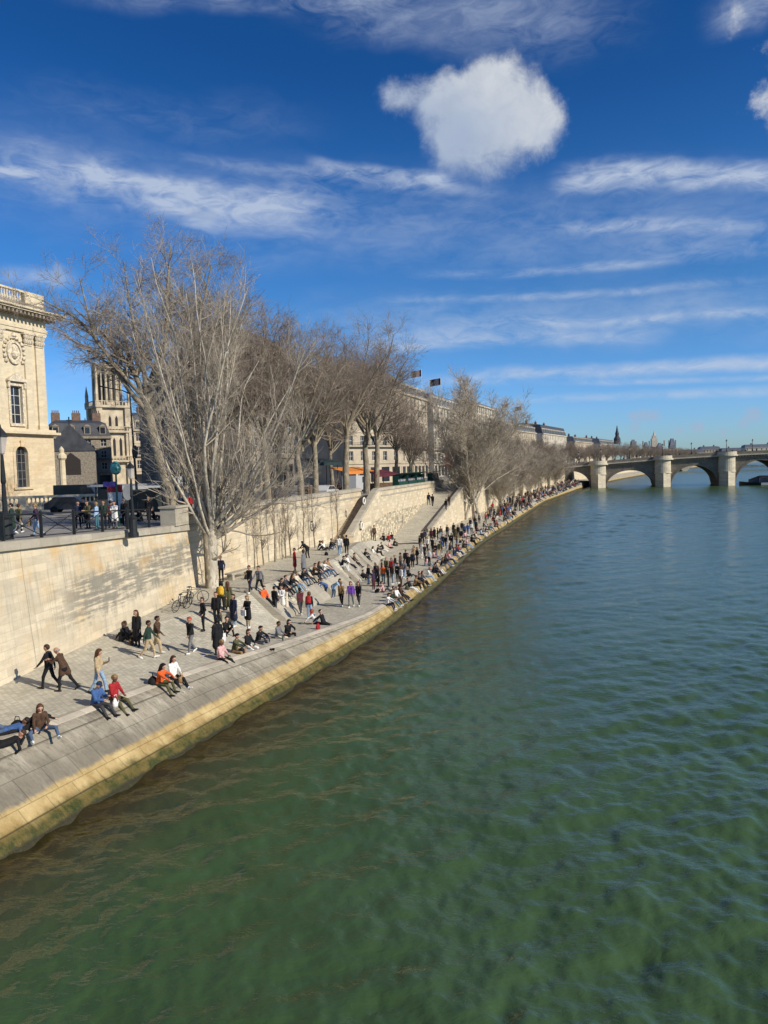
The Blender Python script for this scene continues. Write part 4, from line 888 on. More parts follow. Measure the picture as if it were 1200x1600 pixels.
def window_part(root, x, z, w, h, y, frame=m_white, bars=(1, 2), sill=True, arch=False, deep=.3, glass=m_glass):
    """glazing set back in its opening; window > pane, sill"""
    m = MB(); f = .07
    y0, y1 = y + deep - .08, y + deep
    if not arch:
        m.box(x - w / 2, x - w / 2 + f, y0, y1, z, z + h); m.box(x + w / 2 - f, x + w / 2, y0, y1, z, z + h)
        m.box(x - w / 2 + f, x + w / 2 - f, y0, y1, z, z + f); m.box(x - w / 2 + f, x + w / 2 - f, y0, y1, z + h - f, z + h)
    else:
        r = w / 2; n = 12
        arc = lambda rr: [(x - rr * math.cos(math.pi * k / n), z + h - r + rr * math.sin(math.pi * k / n)) for k in range(n + 1)]
        o_, i_ = [(x - r, z)] + arc(r) + [(x + r, z)], [(x - r + f, z)] + arc(r - f) + [(x + r - f, z)]
        for k in range(len(o_) - 1):
            q = [o_[k], o_[k + 1], i_[k + 1], i_[k]]; m.prism(q, y0, y1)
    for k in range(1, bars[0] + 1): m.box(x - w / 2 + w * k / (bars[0] + 1) - .03, x - w / 2 + w * k / (bars[0] + 1) + .03, y0 + .01, y1 - .01, z + f, z + h - f)
    for k in range(1, bars[1] + 1): m.box(x - w / 2 + f, x + w / 2 - f, y0 + .015, y1 - .015, z + h * k / (bars[1] + 1) - .025, z + h * k / (bars[1] + 1) + .025)
    o = m.build('window', frame, root)
    g = MB()
    if not arch: g.box(x - w / 2 + .02, x + w / 2 - .02, y1 - .03, y1 + .05, z + .02, z + h - .02)
    else: g.prism([(x - w / 2, z)] + arc(w / 2 - .01) + [(x + w / 2, z)], y1 - .03, y1 + .05)
    g.build('pane', glass, o)
    return o
def holed_wall(root, x0, x1, z0, z1, openings, y, th, m_, name='wall'):
    """wall slab with rectangular openings [(x, z, w, h)]: vertical strips split above and below the openings"""
    m = MB(); xs = sorted({x0, x1} | {round(o[0] - o[2] / 2, 4) for o in openings} | {round(o[0] + o[2] / 2, 4) for o in openings})
    for a, b_ in zip(xs, xs[1:]):
        c_ = (a + b_) / 2
        ops = sorted([(o[1], o[1] + o[3]) for o in openings if abs(c_ - o[0]) < o[2] / 2])
        z = z0
        for lo, hi in ops:
            if lo > z: m.box(a, b_, y, y + th, z, lo)
            z = hi
        if z < z1: m.box(a, b_, y, y + th, z, z1)
    return m.build(name, m_, root)

# ---- palace corner on the left
pal = thing('palace', 'golden stone palace corner with pilasters and balustraded roof, cut by the frame edge', 'palace', (-44.8, 100, 7.5), PHI); pal.scale = (1, 1, .955)
WN = [(-5.3, 1.5, 2.0, 5.5), (-11.5, 1.5, 2.0, 5.5)]; UN = [(-5.3, 10.0, 1.9, 5.0), (-11.5, 10.0, 1.9, 5.0)]
holed_wall(pal, -16, .45, -.8, 8.5, WN, -.35, .7, m_louv, 'base_wall')
m = MB().box(-16, .45, .36, 18, -.8, 8.5); m.build('core', m_louv, pal)
m = MB().box(-16, .6, -.5, -.36, -.8, .9).box(.46, .6, -.36, 18, -.8, .9); m.build('plinth', m_louv, pal)
m = MB().box(-16, .75, -.7, 18, 8.5, 8.62).box(-16, 1.1, -1.05, 18.2, 8.62, 8.95).box(-16, .7, -.6, 18, 8.95, 9.3); m.build('string_course', m_louv_up, pal)
holed_wall(pal, -16, 0, 9.3, 22.3, UN, 0, .5, m_louv_up, 'upper_wall')
m = MB().box(-16, 0, .51, 18, 9.3, 22.3); m.build('core', m_louv_up, pal)
for x, z, w, h in WN:
    window_part(pal, x, z, w, h, -.35, mat('window_grey', (.22, .21, .2), .6, .1), (2, 4), deep=.45, arch=True)
    m = MB(); n = 12
    for k in range(n):
        q = [(x - r * math.cos(math.pi * kk / n), z + h - 1.0 + r * math.sin(math.pi * kk / n)) for r, kk in ((1.0, k), (1.0, k + 1), (1.42, k + 1), (1.42, k))]; m.prism(q, -.45, -.352)
        sp = [(x - math.cos(math.pi * k / n), z + h - 1.0 + math.sin(math.pi * k / n)), (x - math.cos(math.pi * (k + 1) / n), z + h - 1.0 + math.sin(math.pi * (k + 1) / n))]
        m.prism(sp + [(sp[1][0], z + h + .002), (sp[0][0], z + h + .002)], -.33, -.05)
    m.box(x - 1.42, x - 1.0, -.45, -.352, z, z + h - 1).box(x + 1.0, x + 1.42, -.45, -.352, z, z + h - 1).box(x - 1.6, x + 1.6, -.6, -.352, z - .3, z).box(x - .22, x + .22, -.62, -.455, z + h - .1, z + h + .75)
    m.build('window_surround', m_louv, pal)
for x, z, w, h in UN:
    window_part(pal, x, z, w, h, 0, m_white, (1, 3), deep=.4)
    m = MB().box(x - w / 2 - .35, x - w / 2, -.14, -.002, z, z + h + .3).box(x + w / 2, x + w / 2 + .35, -.14, -.002, z, z + h + .3).box(x - w / 2, x + w / 2, -.14, -.002, z + h, z + h + .3)
    m.box(x - w / 2 - .6, x + w / 2 + .6, -.5, -.002, z + h + .55, z + h + .8).prism([(x - w / 2 - .6, z + h + .8), (x + w / 2 + .6, z + h + .8), (x, z + h + 1.75)], -.45, -.004)
    m.box(x - w / 2 - .5, x - w / 2 - .2, -.35, -.003, z + h - .25, z + h + .55).box(x + w / 2 + .2, x + w / 2 + .5, -.35, -.003, z + h - .25, z + h + .55).box(x - w / 2 - .3, x + w / 2 + .3, -.25, -.003, z - .35, z)
    m.build('window_pediment', m_orn, pal)
for x in (-5.3, -11.5):           # oval medallions in garlands
    m = MB(); n = 20; c_ = (x, 19.4)
    ring = lambda a, b_, k: (c_[0] + a * math.cos(2 * math.pi * k / n), c_[1] + b_ * math.sin(2 * math.pi * k / n))
    for k in range(n):
        m.prism([ring(.95, 1.25, k), ring(.95, 1.25, k + 1), ring(1.2, 1.55, k + 1), ring(1.2, 1.55, k)], -.28, -.002)
        if 0 <= k <= 10 or k >= 18 or k == 11 or k == 12:
            p_ = ring(1.62, 2.0, k); m.lathe((p_[0], -.1, p_[1] - .25), [(.05, 0), (.26, .12), (.28, .32), (.12, .5)], 7)
    m.prism([ring(.93, 1.23, k) for k in range(n)], -.1, -.003)
    m.lathe((x, -.12, 18.6), [(.2, 0), (.45, .3), (.5, .7), (.28, 1.0), (.3, 1.25), (.22, 1.55), (.05, 1.65)], 9)
    m.lathe((x, -.15, 21.3), [(.15, 0), (.4, .25), (.2, .7)], 8)
    m.build('medallion', m_orn, pal)
for x in (-1.15, -3.1, -7.9, -14.0):
    m = MB().box(x - .62, x + .62, -.26, -.001, 9.95, 20.6).box(x - .78, x + .78, -.4, -.0015, 9.3, 9.95); m.build('pilaster', m_louv_up, pal)
for x in (-1.15, -3.1, -7.9, -14.0):
    m = MB(); m.box(x - .68, x + .68, -.36, -.002, 20.6, 20.78).box(x - .9, x + .9, -.62, -.002, 22.05, 22.3)
    for j in range(4):
        for rz_ in range(2): m.lathe((x - .55 + j * .37, -.38 - .05 * rz_, 20.8 + rz_ * .62), [(.1, 0), (.2, .2), (.26, .5), (.12, .6)], 6)
    m.build('capital', m_orn, pal)
m = MB().box(-16, .25, -.3, 18, 22.3, 22.75).box(-16, .35, -.4, 18, 22.75, 23.15).box(-16, .2, -.25, 18, 23.15, 24.35); m.build('frieze', m_louv_up, pal)
m = MB().box(-16, .75, -.85, 18, 24.35, 24.65)
for k in range(26): m.box(-15.8 + k * .64, -15.5 + k * .64, -1.7, -.86, 24.38, 24.85)
for k in range(20): m.box(.76, 1.6, -.6 + k * .9, -.3 + k * .9, 24.38, 24.85)
m.build('modillion', m_dark_stone, pal)
m = MB().box(-16, 1.75, -1.9, 18.5, 24.86, 25.1).box(-16, 2.0, -2.15, 18.5, 25.1, 25.35); m.build('cornice', m_louv_up, pal)
m = MB().box(-16, .3, -.3, 18, 25.36, 26.3); m.build('attic', m_dark_stone, pal)
bal = MB().box(-16, -3.1, -.15, .4, 27.7, 27.95).box(-3.1, .2, -.2, .5, 26.3, 27.95); bal.build('balustrade', m_louv_up, pal)
m = MB()
for k in range(30): m.lathe((-15.8 + k * .42, .1, 26.3), [(.1, 0), (.17, .35), (.08, .9), (.14, 1.4)], 6)
m.build('baluster', m_orn, pal)

# ---- gothic belfry
def belfry():
    o = thing('belfry', 'pale gothic bell tower with lancets, pinnacles and an octagonal top, between palace and leaning tree', 'tower', (*atY(174, 741, 200)[:2], 6.9), rad(38))
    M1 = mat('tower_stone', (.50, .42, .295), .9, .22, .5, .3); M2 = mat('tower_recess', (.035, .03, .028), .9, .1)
    w = 3.7
    m = MB()
    for sx in (-1, 1):
        for sy in (-1, 1): m.rbox((sx * w, sy * w, 0), 1.5, 1.5, 22.5); m.rbox((sx * (w + .5), sy * (w + .5), 0), 1.1, 1.1, 15.5)
    m.rbox((0, 0, 0), 2 * w, 2 * w, 21); m.build('shaft', M1, o)
    for i, (z, s, h) in enumerate([(6.6, 4.9, .5), (14.4, 4.8, .5), (21.0, 4.7, .6)]): MB().rbox((0, 0, z), 2 * s, 2 * s, h).build('balcony', M1, o)
    for z, s in ((7.1, 4.85), (14.9, 4.75), (21.6, 4.65)):
        m = MB()
        for k in range(13):
            q = -s + k * s / 6
            for a in (-1, 1): m.rbox((q, a * s, z), .16, .12, .95); m.rbox((a * s, q, z), .12, .16, .95)
        for a in (-1, 1): m.rbox((0, a * s, z + .96), 2 * s, .2, .18); m.rbox((a * s, 0, z + .965), .2, 2 * s - .3, .18)
        m.build('parapet', M1, o)
    for z, h, n_ in ((8.0, 5.2, 3), (16.0, 3.0, 2)):
        for a in (-1, 1):
            for k in range(n_):
                q = (k - (n_ - 1) / 2) * 1.7
                pr = lambda x: [(x - .34, z), (x + .34, z), (x + .34, z + h - .8), (x, z + h), (x - .34, z + h - .8)]
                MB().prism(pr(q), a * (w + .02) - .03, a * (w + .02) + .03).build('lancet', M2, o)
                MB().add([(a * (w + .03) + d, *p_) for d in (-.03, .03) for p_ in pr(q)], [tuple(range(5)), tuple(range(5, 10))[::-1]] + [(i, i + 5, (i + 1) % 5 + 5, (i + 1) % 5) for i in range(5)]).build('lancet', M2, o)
    m = MB().lathe((0, 0, 21.5), [(3.3, 0), (3.25, 9.6), (3.6, 10.0), (3.65, 10.5), (3.3, 10.5)], 8, a0=rad(22.5)); m.build('octagon', M1, o)
    m = MB()
    for k in range(8):
        a = rad(22.5 + 45 * k); m.lathe((3.45 * math.cos(a), 3.45 * math.sin(a), 21.5), [(.42, 0), (.34, 7.5), (.3, 10.4), (.36, 10.5), (.3, 11.4), (.04, 11.6)], 6)
        a2 = rad(45 * k); m.lathe((3.1 * math.cos(a2), 3.1 * math.sin(a2), 21.6), [(.2, 0), (.18, 8.6)], 5)
    for k in range(24):
        a = rad(15 * k); m.rbox((3.5 * math.cos(a), 3.5 * math.sin(a), 32.0), .34, .34, .8, a)
    m.build('buttress', M1, o)
    for k in range(8):
        a = rad(45 * k)
        for d in (-.62, .62):
            c_ = np.array([math.cos(a), math.sin(a)]) * 3.03 + np.array([-math.sin(a), math.cos(a)]) * d
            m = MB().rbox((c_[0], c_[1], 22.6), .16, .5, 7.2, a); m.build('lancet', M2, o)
    m = MB()
    for sx in (-1, 1):
        for sy in (-1, 1):
            m.lathe((sx * 4.2, sy * 4.2, 21), [(.55, 0), (.45, 3.2), (.5, 3.4), (.05, 6.2)], 6)
            m.lathe((sx * 4.75, sy * 4.75, 15.5), [(.45, 0), (.4, 1.4), (.04, 3.4)], 6)
    m.build('pinnacle', M1, o)
belfry()

def block(name, label, cat, X, Y, base, rz, w, d, h, floors, bays, wall=m_hstone, roof=m_zinc, roof_h=4.5, group=None, ground=4.2, dormers=True, win=(1.2, .62), flat=False, chim=3, balcony=(1,), side=True):
    """town house: front wall with real openings, windows > pane, cornices, mansard roof with dormers and chimneys"""
    o = thing(name, label, cat, (X, Y, base), rz, group)
    fh = (h - ground) / floors; bw = w / bays
    ops = [(-w / 2 + bw * (b_ + .5), ground + f_ * fh + fh * .14, win[0], fh * win[1]) for f_ in range(floors) for b_ in range(bays)]
    ops += [(-w / 2 + bw * (b_ + .5), .15, min(bw * .72, 3.0), ground * .74) for b_ in range(bays)]
    holed_wall(o, -w / 2, w / 2, -.5, h, ops, 0, .35, wall)
    MB().box(-w / 2, w / 2, .36, d, -.5, h).build('core', wall, o)
    proto_w = window_part(o, 0, 0, win[0], fh * win[1], 0, m_white, (1, 1), deep=.3)
    first = True
    for (x, z, ww, hh) in ops[:floors * bays]:
        if first: proto_w.location = (x, 0, z); first = False
        else:
            c_ = proto_w.copy(); COL.objects.link(c_); c_.location = (x, 0, z)
            for ch in proto_w.children: e_ = ch.copy(); COL.objects.link(e_); e_.parent = c_
    m = MB()
    for (x, z, ww, hh) in ops[floors * bays:]: m.box(x - ww / 2, x + ww / 2, .22, .3, z, z + hh)
    m.build('shop_front', m_glass, o)
    m = MB().box(-w / 2 - .1, w / 2 + .1, -.45, -.001, h - .5, h).box(-w / 2, w / 2, -.2, -.0015, ground - .25, ground + .1)
    for f_ in range(1, floors): m.box(-w / 2, w / 2, -.12, -.002, ground + f_ * fh - .12, ground + f_ * fh + .1)
    m.build('cornice', wall, o)
    m = MB()
    for f_ in balcony:
        z = ground + f_ * fh + .02; m.box(-w / 2 + .3, w / 2 - .3, -.55, -.13, z, z + .1)
        m.box(-w / 2 + .3, w / 2 - .3, -.53, -.49, z + .95, z + 1.0)
        for k in range(int(w / .45)): m.box(-w / 2 + .35 + k * .45, -w / 2 + .38 + k * .45, -.525, -.495, z + .1, z + .95)
    if balcony: m.build('balcony', m_iron, o)
    if not flat:
        q = 1.5
        vs = [(-w / 2, 0.05, h + .01), (w / 2, .05, h + .01), (w / 2, d, h + .01), (-w / 2, d, h + .01), (-w / 2 + q * .5, q, h + roof_h * .75), (w / 2 - q * .5, q, h + roof_h * .75), (w / 2 - q * .5, d - q, h + roof_h * .75), (-w / 2 + q * .5, d - q, h + roof_h * .75), (-w / 2 + 2, d / 2, h + roof_h), (w / 2 - 2, d / 2, h + roof_h)]
        r = MB().add(vs, [(0, 1, 5, 4), (1, 2, 6, 5), (2, 3, 7, 6), (3, 0, 4, 7), (4, 5, 9, 8), (5, 6, 9), (6, 7, 8, 9), (7, 4, 8), (3, 2, 1, 0)]).build('roof', roof, o)
        for k in range(chim):
            m = MB(); x = -w / 2 + w * (k + .5) / chim; m.box(x - .9, x + .9, d / 2 - .5, d / 2 + .5, h + roof_h * .7, h + roof_h + 1.6)
            for j in range(4): m.lathe((x - .6 + j * .4, d / 2, h + roof_h + 1.6), [(.12, 0), (.1, .6)], 6)
            m.build('chimney', m_brick, r)
        if dormers:
            for b_ in range(bays):
                x = -w / 2 + bw * (b_ + .5)
                dm = MB().box(x - .7, x + .7, .25, 1.6, h + .5, h + 2.2).prism([(x - .85, h + 2.2), (x + .85, h + 2.2), (x, h + 2.75)], .15, 1.6).build('dormer', wall, r)
                MB().box(x - .48, x + .48, .2, .248, h + .65, h + 2.0).build('pane', m_glass, dm)
    else:
        MB().box(-w / 2 - .2, w / 2 + .2, -.2, d, h + .001, h + .5).build('roof', roof, o)
    return o
def along(Y, off):
    """a spot on the line of facades: off metres inland of the street edge, facing the river there"""
    e = float(edgeX(Y)); dX = float(edgeX(Y + 4) - edgeX(Y - 4)) / 8; L = math.hypot(dX, 1)
    return e - off / L, Y + off * dX / L, math.atan2(1 / L, dX / L)
def house(Y, off, label, **k):
    x, y, a = along(Y, off); return block('house', label, 'building', x, y, 7.0, a, **k)
# church and town hall to the left of the belfry
x, y = atY(112, 741, 150)[:2]
ch = thing('church', 'shadowed gabled church front with steep slate roof behind the palace corner', 'church', (x, y, 6.9), rad(20))
m = MB().box(-4.6, 4.6, 0, 16, -.5, 8.5).prism([(-4.6, 8.5), (4.6, 8.5), (0, 13.0)], 0.001, .5); m.build('wall', m_dark_stone, ch)  # front lies in shadow: that shade is put into the wall colour
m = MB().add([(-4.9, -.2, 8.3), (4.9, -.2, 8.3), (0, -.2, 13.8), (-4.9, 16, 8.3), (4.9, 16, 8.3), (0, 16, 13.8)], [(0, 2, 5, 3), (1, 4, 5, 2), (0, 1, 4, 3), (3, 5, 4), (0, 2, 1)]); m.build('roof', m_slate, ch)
m = MB().prism([(-1.8, 3.5), (1.8, 3.5), (1.8, 6.5), (0, 8), (-1.8, 6.5)], -.05, .2); m.build('rose_window', mat('tower_recess', (.035, .03, .028), .9), ch)
m = MB().lathe((-4.2, 1, 13.0), [(.25, 0), (.2, 1.4), (.02, 3)], 6); m.build('pinnacle', m_dark_stone, ch)
m = MB().box(-.12, .12, 0, .2, 13.8, 15.2).box(-.5, .5, 0.01, .19, 14.4, 14.6); m.build('cross', m_iron, ch)
x, y = atY(128, 741, 165)[:2]
block('house', 'dark shadowed town house with dormers between the church and the belfry', 'building', x, y, 6.9, rad(28), 13, 12, 12, 3, 4, m_dark_stone, m_slate, 4)  # wall colour holds the shadow here too, as on the church
cb = MB(); x, y = atY(98, 741, 128)[:2]
cb.lathe((0, 0, 0), [(.75, 0), (.75, 1), (.55, 1.2), (.5, 6), (.8, 6.4), (.8, 6.9), (.4, 7.3), (.45, 7.9), (.1, 8.4)], 10); cb = cb.build('column', m_louv_up); cb.location = (x, y, 6.9); tag(cb, 'pale stone column with a carved top before the dark church', 'column', None, 'thing')
x, y = atY(238, 741, 205)[:2]
block('town_hall', 'pale stone town hall wing to the right of the belfry behind the leaning trunk', 'building', x, y, 6.9, rad(38), 17, 14, 15.5, 3, 5, m_hstone, m_slate, 5)
x, y = atY(292, 741, 150)[:2]
block('house', 'narrow tower like stone pavilion rising behind the pale stems of the tall tree', 'building', x, y, 6.9, rad(50), 8, 10, 18, 4, 2, m_hstone3, m_slate, 5, chim=1)
# the quay facades, from the department store to the bridge
house(117, 27, 'big grey brown department store behind the street trees, many tall windows', w=20, d=9, h=23, floors=5, bays=7, wall=m_hstone3, roof=m_slate, roof_h=3.5, ground=5.5, win=(2.2, .7), dormers=False, chim=0, balcony=())
house(137.5, 27, 'cream corner house with orange awning behind the crooked tree', w=17, d=16, h=20, floors=5, bays=5, wall=m_hstone)
house(158.5, 27, 'pale white facade with tall windows seen between thin trunks', w=24, d=16, h=21, floors=5, bays=7, wall=m_hstone2)
house(188, 27, 'broad cream block with two flags on its roof', w=34, d=22, h=22, floors=5, bays=9, wall=m_hstone, roof=m_zinc, roof_h=3, chim=2)
house(224, 27, 'cream house half hidden by the fan shaped tree', w=36, d=18, h=21, floors=5, bays=10, wall=m_hstone2)
house(268, 27, 'modern pale block with close white window fins, right of the fan tree', w=50, d=24, h=25, floors=6, bays=16, wall=m_hstone2, roof=m_zinc, flat=True, win=(1.7, .74), balcony=(4,))
house(330, 27, 'long pale block with a grey mansard just right of the modern one', w=58, d=20, h=18, floors=4, bays=15, wall=m_hstone, roof=m_zinc, roof_h=4.5)
house(400, 27, 'pale quay block with high grey mansard and dark dome left of the first bridge pier', w=62, d=22, h=18.5, floors=4, bays=15, wall=m_hstone2, roof=m_slate, roof_h=6)
house(475, 27, 'cream quay block above the first bridge pier', w=62, d=20, h=16, floors=4, bays=14, wall=m_hstone, roof=m_zinc, roof_h=4)
house(560, 27, 'small distant quay block with a dark spired turret', w=66, d=24, h=16, floors=3, bays=12, wall=m_hstone2, roof=m_zinc, roof_h=5)
x, y, a = along(560, 20)
sp = MB().lathe((x, y, 23), [(2.6, 0), (2.6, 4), (1.4, 6), (1.5, 8), (.9, 10), (.2, 14)], 10).build('turret', m_slate); tag(sp, 'thin dark turret spire on the far roofs left of the big town hall', 'spire', None, 'thing')
m_hazy_slate = mat('hazy_slate', (.16, .175, .20), .7, .2, .3)  # slate lightened and greyed, distance haze put into the colour
# the great town hall far off
x, y = atY(1022, 720, 800)[:2]
th = thing('city_hall', 'distant grand town hall with dark pavilion roofs and a pale clock tower above the bridge', 'city hall', (x, y, 7.0), rad(-5))
m = MB().box(-45, 45, 0, 30, 0, 24); m.build('wall', m_hstone, th)
for xx, hh, ww in ((-38, 17, 9), (-14, 12, 7), (12, 10, 8), (35, 17, 9.5)):
    m = MB().box(xx - ww / 2 - 1, xx + ww / 2 + 1, -1, 10, 24, 29).add([(xx - ww / 2, -.5, 29), (xx + ww / 2, -.5, 29), (xx + ww / 2, 9.5, 29), (xx - ww / 2, 9.5, 29), (xx - ww / 4, 2, 24 + hh), (xx + ww / 4, 2, 24 + hh), (xx + ww / 4, 7, 24 + hh), (xx - ww / 4, 7, 24 + hh)], [(0, 1, 5, 4), (1, 2, 6, 5), (2, 3, 7, 6), (3, 0, 4, 7), (4, 5, 6, 7)]); m.build('pavilion', m_hazy_slate, th)
m = MB().box(-1, 10, 12, 20, 24, 42).box(1, 8, 13, 19, 42, 47).lathe((4.5, 16, 47), [(2.5, 0), (1.6, 3), (.2, 9)], 8); m.build('clock_tower', m_hstone2, th)
for xx in (-43, -33, -20, -8, 20, 29, 41): MB().box(xx - .9, xx + .9, 2, 4, 28, 38).build('chimney', m_hstone3, th)
th.scale = (.56, .56, .62)
for k in range(13):
    for f_ in range(3): MB().box(-41 + k * 6.7, -38 + k * 6.7, -.1, .05, 3 + f_ * 7, 8 + f_ * 7).build('window', m_glass, th)
# low far buildings beyond the bridge on the right
for i, (px, Y, w_, h_, wl, lab) in enumerate([(1075, 950, 40, 13, m_hstone2, 'tiny pale building among far trees above the middle arches'), (1110, 1000, 26, 17, m_hstone, 'tiny cream building left of the rightmost bridge pier on the horizon'), (1155, 980, 44, 14, m_hstone3, 'tiny grey roofed block on the horizon above the boat'), (1190, 940, 40, 17, m_hstone2, 'tiny pale block at the right end of the horizon')]):
    x, y = atY(px, 716, Y)[:2]; block('house', lab, 'building', x, y, 5.0, rad(-8), w_, 16, h_, 3, 7, wl, m_zinc, 4, chim=2, dormers=False, balcony=())
# flags
m_flagd = mat('flag_dark', (.035, .035, .05), .8); m_flagr = mat('flag_grey', (.16, .12, .12), .8)
for (px, py0, py1, Y, fw_, mm_, lab) in [(689, 590, 618, 178, 2.6, m_flagd, 'dark flag on a pole above the cream block'), (659, 577, 606, 172, 2.4, m_flagr, 'grey flag on a pole behind the street trees'), (815, 634, 648, 262, 2.2, m_flagd, 'small dark flag on the modern block, right of its twin'), (794, 630, 645, 250, 2.0, m_flagd, 'small dark flag left of its twin over the fan shaped tree')]:
    a_, b_ = atY(px, py0, Y), atY(px, py1, Y); hgt_ = a_[2] - b_[2] + 4
    o = thing('flag', lab, 'flag', (b_[0], Y, b_[2] - 4)); MB().tube([(0, 0, 0), (0, 0, hgt_)], .06, 6).build('pole', m_white, o)
    n = 8; vs = [(-fw_ * k / n, .18 * math.sin(k * 1.1), hgt_ - .1 - zz_ * fw_ * .62 - .05 * k) for k in range(n + 1) for zz_ in (0, 1)]
    vs += [(v[0], v[1] + .03, v[2]) for v in vs]; q = 2 * (n + 1)
    fs = [(2 * k, 2 * k + 1, 2 * k + 3, 2 * k + 2) for k in range(n)] + [(q + 2 * k, q + 2 * k + 2, q + 2 * k + 3, q + 2 * k + 1) for k in range(n)]
    MB().add(vs, fs).build('cloth', mm_, o)

# ================================================================ the stone bridge
BR = rad(-17)                      # the bridge turns its right end towards us
bx0, by0 = 76.0, 297.0
m_brf = stone('bridge_stone_shaded', (.25, .212, .16), 1.4, .6, 'X', .4, .2, (.10, .09, .075), .6, local=True)  # bridge face stone, darkened so its colour carries the shade
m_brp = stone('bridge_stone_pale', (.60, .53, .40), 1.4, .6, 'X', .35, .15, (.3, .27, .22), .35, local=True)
br_ = thing('stone_bridge', 'old stone arch bridge with rounded pier bastions crossing the river', 'bridge', (bx0, by0, 0), BR)
def bloc(px):                     # distance along the bridge of a pixel column
    c_, s_ = math.cos(BR), math.sin(BR); k = (px - 600) / F / math.cos(PITCH)
    return (k * by0 - bx0) / (c_ - k * s_)
deck = lambda x: 8.0 + 3.6 * (1 - ((x - 86) / 92) ** 2)
piers = [bloc(936), bloc(1033), bloc(1129)]; sp_ = piers[2] - piers[1]; piers += [piers[2] + sp_ * 1.02, piers[2] + sp_ * 2.05, piers[2] + 3 * sp_]
pw = 2.7
spans = [(bloc(866), piers[0] - pw, 6.6)] + [(piers[i] + pw, piers[i + 1] - pw, (6.4, 7.6, 9.0, 8.6, 8)[i]) for i in range(5)]
xs = sorted(set(np.linspace(bloc(850) - 6, piers[-1], 60).round(3)) | {round(v, 3) for s_ in spans for v in np.linspace(s_[0], s_[1], 25)})
def under(x):
    for a, b_, h_ in spans:
        if a < x < b_:
            u_ = (x - a) / (b_ - a) * 2 - 1; return -.4 + (h_ + .4) * math.sqrt(max(0, 1 - abs(u_) ** 2.05))
    return -1.5
m = MB(); W2 = 11
for a, b_ in zip(xs, xs[1:]):
    am, e_ = (a + b_) / 2, 1e-4
    ua, ub = under(a + e_), under(b_ - e_)
    ta, tb = float(deck(a)), float(deck(b_))
    m.add([(a, -W2, ua), (b_, -W2, ub), (b_, -W2, tb), (a, -W2, ta), (a, W2, ua), (b_, W2, ub), (b_, W2, tb), (a, W2, ta)], [(0, 1, 2, 3), (5, 4, 7, 6), (4, 5, 1, 0), (3, 2, 6, 7)])
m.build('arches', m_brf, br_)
# arch rings
for a, b_, h_ in spans:
    m = MB(); A = np.linspace(a + .02, b_ - .02, 25)
    for u_, v_ in zip(A, A[1:]): m.add([(u_, -W2 - .12, under(u_)), (v_, -W2 - .12, under(v_)), (v_, -W2 - .12, under(v_) + .9), (u_, -W2 - .12, under(u_) + .9), (u_, -W2 + .01, under(u_)), (v_, -W2 + .01, under(v_)), (v_, -W2 + .01, under(v_) + .9), (u_, -W2 + .01, under(u_) + .9)], [(0, 1, 2, 3), (4, 5, 1, 0), (3, 2, 6, 7)])
    m.build('arch_ring', m_brf, br_)
m = MB(); A = np.linspace(xs[0], xs[-1], 60)
def rail_(y0, y1, z0, z1):
    for a, b_ in zip(A, A[1:]):
        m.add([(x, y, float(deck(x)) + z) for z in (z0, z1) for x, y in ((a, y0), (b_, y0), (b_, y1), (a, y1))], [(3, 2, 1, 0), (4, 5, 6, 7), (0, 1, 5, 4), (2, 3, 7, 6)])
rail_(-W2 - .75, -W2 - .002, -.45, .001); m.build('cornice', m_brp, br_)
m = MB()
for k in range(130):
    x = xs[0] + 2 + k * 1.0
    if x < xs[-1]: m.box(x - .25, x + .25, -W2 - .6, -W2 - .003, float(deck(x)) - 1.05, float(deck(x)) - .46)
m.build('corbel', m_brf, br_)
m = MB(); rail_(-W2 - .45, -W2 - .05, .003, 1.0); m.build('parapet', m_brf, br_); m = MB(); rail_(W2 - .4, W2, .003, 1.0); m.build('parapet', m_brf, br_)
for p_ in piers[:5]:
    zt_ = float(deck(p_))
    m = MB()                       # cutwater pointed upstream, half round bastion over it
    n = 12; Rr = pw + .4
    for z0, z1, pts in ((-1.5, 5.2, [(-pw, 0), (-pw * .98, -1.2), (0, -3.6), (pw * .98, -1.2), (pw, 0)]), (5.2, zt_ - .45, [(Rr * .92 * math.cos(math.pi * (1 + k / n)), Rr * .92 * math.sin(math.pi * (1 + k / n))) for k in range(n + 1)])):
        k_ = len(pts); m.add([(p_ + x, -W2 + y, z) for z in (z0, z1) for x, y in pts], [(i, i + 1, i + 1 + k_, i + k_) for i in range(k_ - 1)] + [tuple(range(k_)), tuple(range(k_, 2 * k_))])
    pr_ = m.build('pier', m_brp, br_)
    def half(z0, z1, r_):
        q = MB(); pts = [(r_ * math.cos(math.pi * (1 + k / n)), r_ * math.sin(math.pi * (1 + k / n))) for k in range(n + 1)]; k_ = n + 1
        return q.add([(p_ + x, -W2 + y, z) for z in (z0, z1) for x, y in pts], [(i, i + 1, i + 1 + k_, i + k_) for i in range(k_ - 1)] + [tuple(range(k_)), tuple(range(k_, 2 * k_)), (0, k_ - 1, 2 * k_ - 1, k_)])
    half(zt_ - .44, zt_ + .05, Rr + .65).build('cap', m_brp, pr_); half(zt_ + .054, zt_ + 1.15, Rr + .25).build('parapet', m_brp, pr_)
    half(5.0, 5.3, Rr * .98).build('band', m_brp, pr_)
